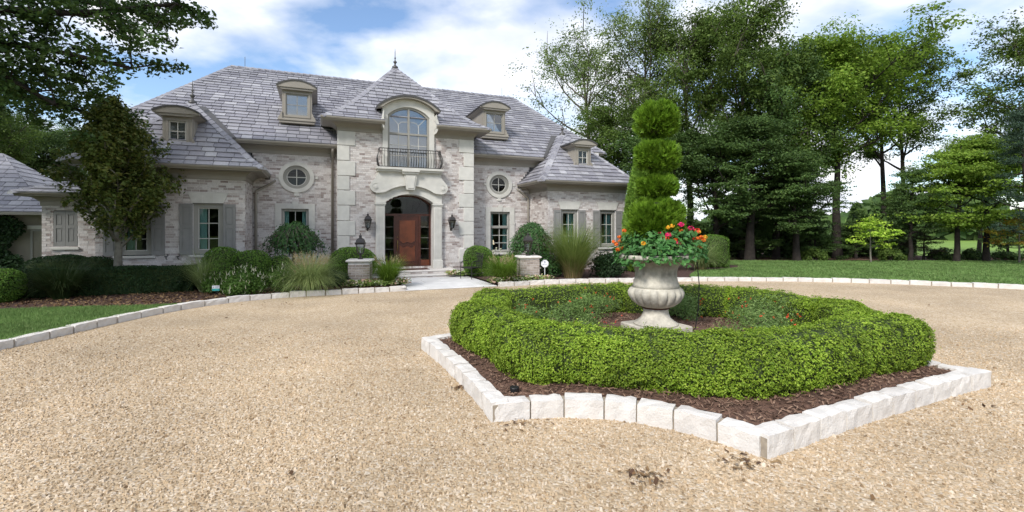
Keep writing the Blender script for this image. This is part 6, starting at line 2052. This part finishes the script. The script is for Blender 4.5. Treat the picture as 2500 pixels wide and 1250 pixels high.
tr('airy', 2165, 32, 50, 'slender airy tree with wispy top above the yellow green sapling', rz=1.0, wide=.95)
tr('airy', 2212, 34, 75, 'airy leaning tree with bare side branches by the sky gap', rz=2.3, wide=.95)
tr('deep2', 2222, 27, 380, 'dark trunked tree left of the tiered bright maples', rz=2.2, wide=.7)
tr('tier', 2335, 26.6, 320, 'tiered bright green maple with two dark stems at right', rz=.5, wide=1.0)
tr('tier', 2408, 26.8, 290, 'taller tiered bright green maple behind the turning sapling', rz=2.9, wide=.95)
tr('airy', 2390, 36, 300, 'thin airy tree in the sky gap at right', rz=4.2, wide=1.1)
tr('oak2', 2575, 29, 10, 'large dark tree reaching in from the right edge', rz=.9, wide=1.0)
tr('pine', 2515, 23.5, 190, 'blue green pine cut by the right edge', name='pine_tree', rz=.2, wide=.75)
tr('hemlock', 2255, 28.2, 545, 'browning conifer with drooping brown boughs behind the sapling', name='conifer_tree', rz=.2, wide=1.25)
tr('lowdark', 1840, 29.5, 520, 'low dark conifer left of the thick trunk', name='conifer_tree', rz=.9, wide=1.5)
tr('lowdark', 1990, 29.0, 540, 'low dark conifer right of the thick trunk', name='conifer_tree', rz=2.2, wide=1.4)
tr('lowdark', 2090, 30.5, 530, 'low dark conifer behind the yellow green sapling', name='conifer_tree', rz=3.3, wide=1.4)
tr('lowdark', 1650, 29.5, 500, 'low dark conifer behind the urn flowers', name='conifer_tree', rz=4.3, wide=1.5)
tr('lowdark', 2460, 31, 520, 'low dark conifer behind the turning sapling', name='conifer_tree', rz=5.0, wide=1.2)
tr('deep2', 1912, 32.5, 400, 'dark tree filling the gap right of the thick trunk', rz=1.6, wide=1.25)
tr('young', 2126, 26.0, 518, 'small yellow green sapling standing alone at the lawn edge', name='sapling', rz=.3, wide=1.0, group='saplings on the far lawn')
tr('rust', 2488, 25.6, 510, 'yellow and rust sapling at the right edge of the lawn', name='sapling', rz=1.4, wide=1.0, group='saplings on the far lawn')
for px, Y, lab in ((1700,28,'bushy undergrowth behind the clipped block shrub'),(1985,27.8,'bushy undergrowth right of the thick trunk'),(2180,27.6,'bushy undergrowth by the browning conifer'),(2295,28.3,'thin undergrowth left of the tiered maples'),(2375,28.0,'thin undergrowth between the tiered maple stems'),(2450,28.2,'thin undergrowth near the right edge')):
    loose_at('undergrowth', lab, px, Y, 34, 606, 'l_tree' if px < 2250 else 'l_deep', 1500, .13, clumps=22)

def thicket():
    n = 26000
    px = rng.uniform(1540, 2235, n); Y = rng.uniform(31.5, 36, n)
    top = 2.9+.9*np.sin(px*.021)+.6*np.sin(px*.057+2)+.4*np.sin(px*.13)
    z = rng.uniform(0,1,n)**.8*top
    P = np.stack([(px-CXP)/FPX*Y, Y, z+.05], 1)
    V, Q = leaf_arrays(P, np.tile([0,-.6,.9],(n,1)), .34, .6, .6)
    o = quads_obj('undergrowth_thicket', V, Q, M['l_deep']); tag(o, 'dark continuous undergrowth beneath the trees beyond the lawn', 'undergrowth', kind='stuff')
thicket()
put_tree('leafy_tree', 'unseen tree added outside the left edge to shade the low block', T['oak2'], -22.5, 8.0, .9, 1.0, None, .05)  # out of view, added so that its shadow darkens the far left

LEFTW = 'trees behind the left end of the house'
tr('deep', 110, 36, 285, 'dim green tree behind the low block at left', rz=.3, wide=1.1, group=LEFTW)
tr('oak2', 215, 40, 300, 'dim green tree between the young tree and the roof', rz=1.9, wide=1.0, group=LEFTW)
tr('deep', 10, 33, 270, 'dim green tree above the stucco outbuilding', rz=2.4, wide=1.1, group=LEFTW)
tr('oak2', -70, 28, 200, 'dim green tree at the left edge behind the outbuilding', rz=.9, wide=1.1, group=LEFTW)

# young hornbeam in the left bed
put_tree('hornbeam', 'upright young hornbeam with bronze green leaves in the left bed', T['hornbeam'], -11.95, 14.35, 1.0, .4, None, .06)

# big tree whose boughs hang into the upper left
def overhang():
    g = np.random.default_rng(77); r = random.Random(77)
    ox, oy = -15.2, 9.6
    root = empty('overhanging_tree', (ox, oy, .1)); tag(root, 'large dark tree whose boughs hang into the upper left corner', 'tree')
    mb = MB()
    mb.tube([(0,0,-.2),(0,0,.3),(.1,.05,2.5),(0,.1,5),(.2,0,8),(.1,.1,12)], [.5,.42,.36,.30,.22,.08], 10)
    cen = []
    limbs = [((0,.1,4.6),(3.0,.3,6.4),(5.6,.7,6.6),(7.7,.9,6.9)), ((0,.1,5.4),(2.5,-.6,7.4),(5.0,-.7,7.9),(7.4,-.5,8.3)), ((.1,.1,4.6),(2.0,.6,5.9),(4.2,1.0,6.0),(6.4,1.3,5.6)), ((.1,.1,4.8),(2.4,-.4,6.2),(4.4,-.8,6.0),(5.2,-1.0,5.2)),
             ((.1,0,6.2),(2.2,1.2,8.2),(4.6,2.2,9.0),(6.8,3.0,9.3)), ((.2,0,7.6),(1.8,-1.0,9.4),(3.6,-1.6,10.4),(5.4,-2.0,10.8)), ((.1,0,4.4),(2.0,.1,5.3),(4.2,.2,5.2),(5.6,.3,4.5)),
             ((.1,0,5.0),(1.6,-1.4,6.2),(3.0,-2.0,6.6),(4.4,-2.4,6.9)), ((.1,.1,6.8),(1.6,2.4,8.0),(3.0,4.0,8.4),(4.2,5.6,8.6)), ((0,0,7),(-2.5,1,8.8),(-4.5,1.6,9.2),(-6,2,9.0)), ((0,0,6),(-2,-2,7.6),(-3.4,-3.8,8.0),(-4.4,-5.4,8)),
             ((.2,0,9),(1.2,1.0,10.6),(2.4,1.6,11.4),(3.6,1.8,11.8)), ((0,0,5),(1.0,2.4,5.6),(2.0,4.2,5.5),(2.8,5.6,5.2))]
    for L in limbs:
        P = smooth_path(L, .5)
        n = len(P)
        mb.tube([tuple(p) for p in P], [.13*(1-.85*k/n)+.008 for k in range(n)], 6, False)
        for k in range(2, n):
            for q in range(3):
                d = Vector((r.uniform(-.6,1), r.uniform(-1,1), r.uniform(-.65,.45))).normalized()*r.uniform(.5,1.5)*(1.1-.4*k/n)
                e = P[k]+np.array(d); m_ = (P[k]+e)/2+np.array([0,0,.08])
                mb.tube([tuple(P[k]), tuple(m_), tuple(e)], [.022,.014,.005], 4, False)
                cen += [(m_, .8), (e, 1.0)]
                if r.random() < .5:
                    e2 = e+np.array([r.uniform(-.2,.5), r.uniform(-.4,.4), r.uniform(-.5,.1)]); mb.tube([tuple(e), tuple(e2)], [.008,.003], 4, False); cen.append((e2,.8))
    mb.build('trunk', M['bark_dark'], root, True)
    parts = []
    for c, w in cen:
        m = int(72*w*g.uniform(.5,1.4)); s = g.uniform(.22,.46)
        parts.append(np.array(c)+unit(g.normal(0,1,(m,3)))*(g.uniform(0,1,(m,1))**.5)*s*np.array([1,1,.6]))
    P = np.concatenate(parts)
    V, Q = leaf_arrays(P, np.tile([0,0,1.0],(len(P),1)), .115, .62, .6, .35)
    quads_obj('crown', V, Q, M['l_over'], root)
overhang()

# the far wood, one continuous mass round the horizon
def far_wood():
    n = 50000
    th = rng.uniform(0, 2*np.pi, n)
    dist = rng.uniform(105, 135, n)
    top = 8+3.5*np.sin(th*9)+2.5*np.sin(th*23+1)+1.5*np.sin(th*57)
    low = np.where((th > R(38)) & (th < R(62)), .62, 1.0)
    z = rng.uniform(0,1,n)**.8*top*low
    P = np.stack([np.cos(th)*dist, np.sin(th)*dist, z], 1)
    V, Q = leaf_arrays(P, np.stack([-np.cos(th),-np.sin(th),np.full(n,.8)],1), 2.3, .7, .5)
    o = quads_obj('distant_wood', V, Q, M['l_deep']); tag(o, 'distant green woodland closing the horizon behind the trees', 'woodland', kind='stuff')
far_wood()
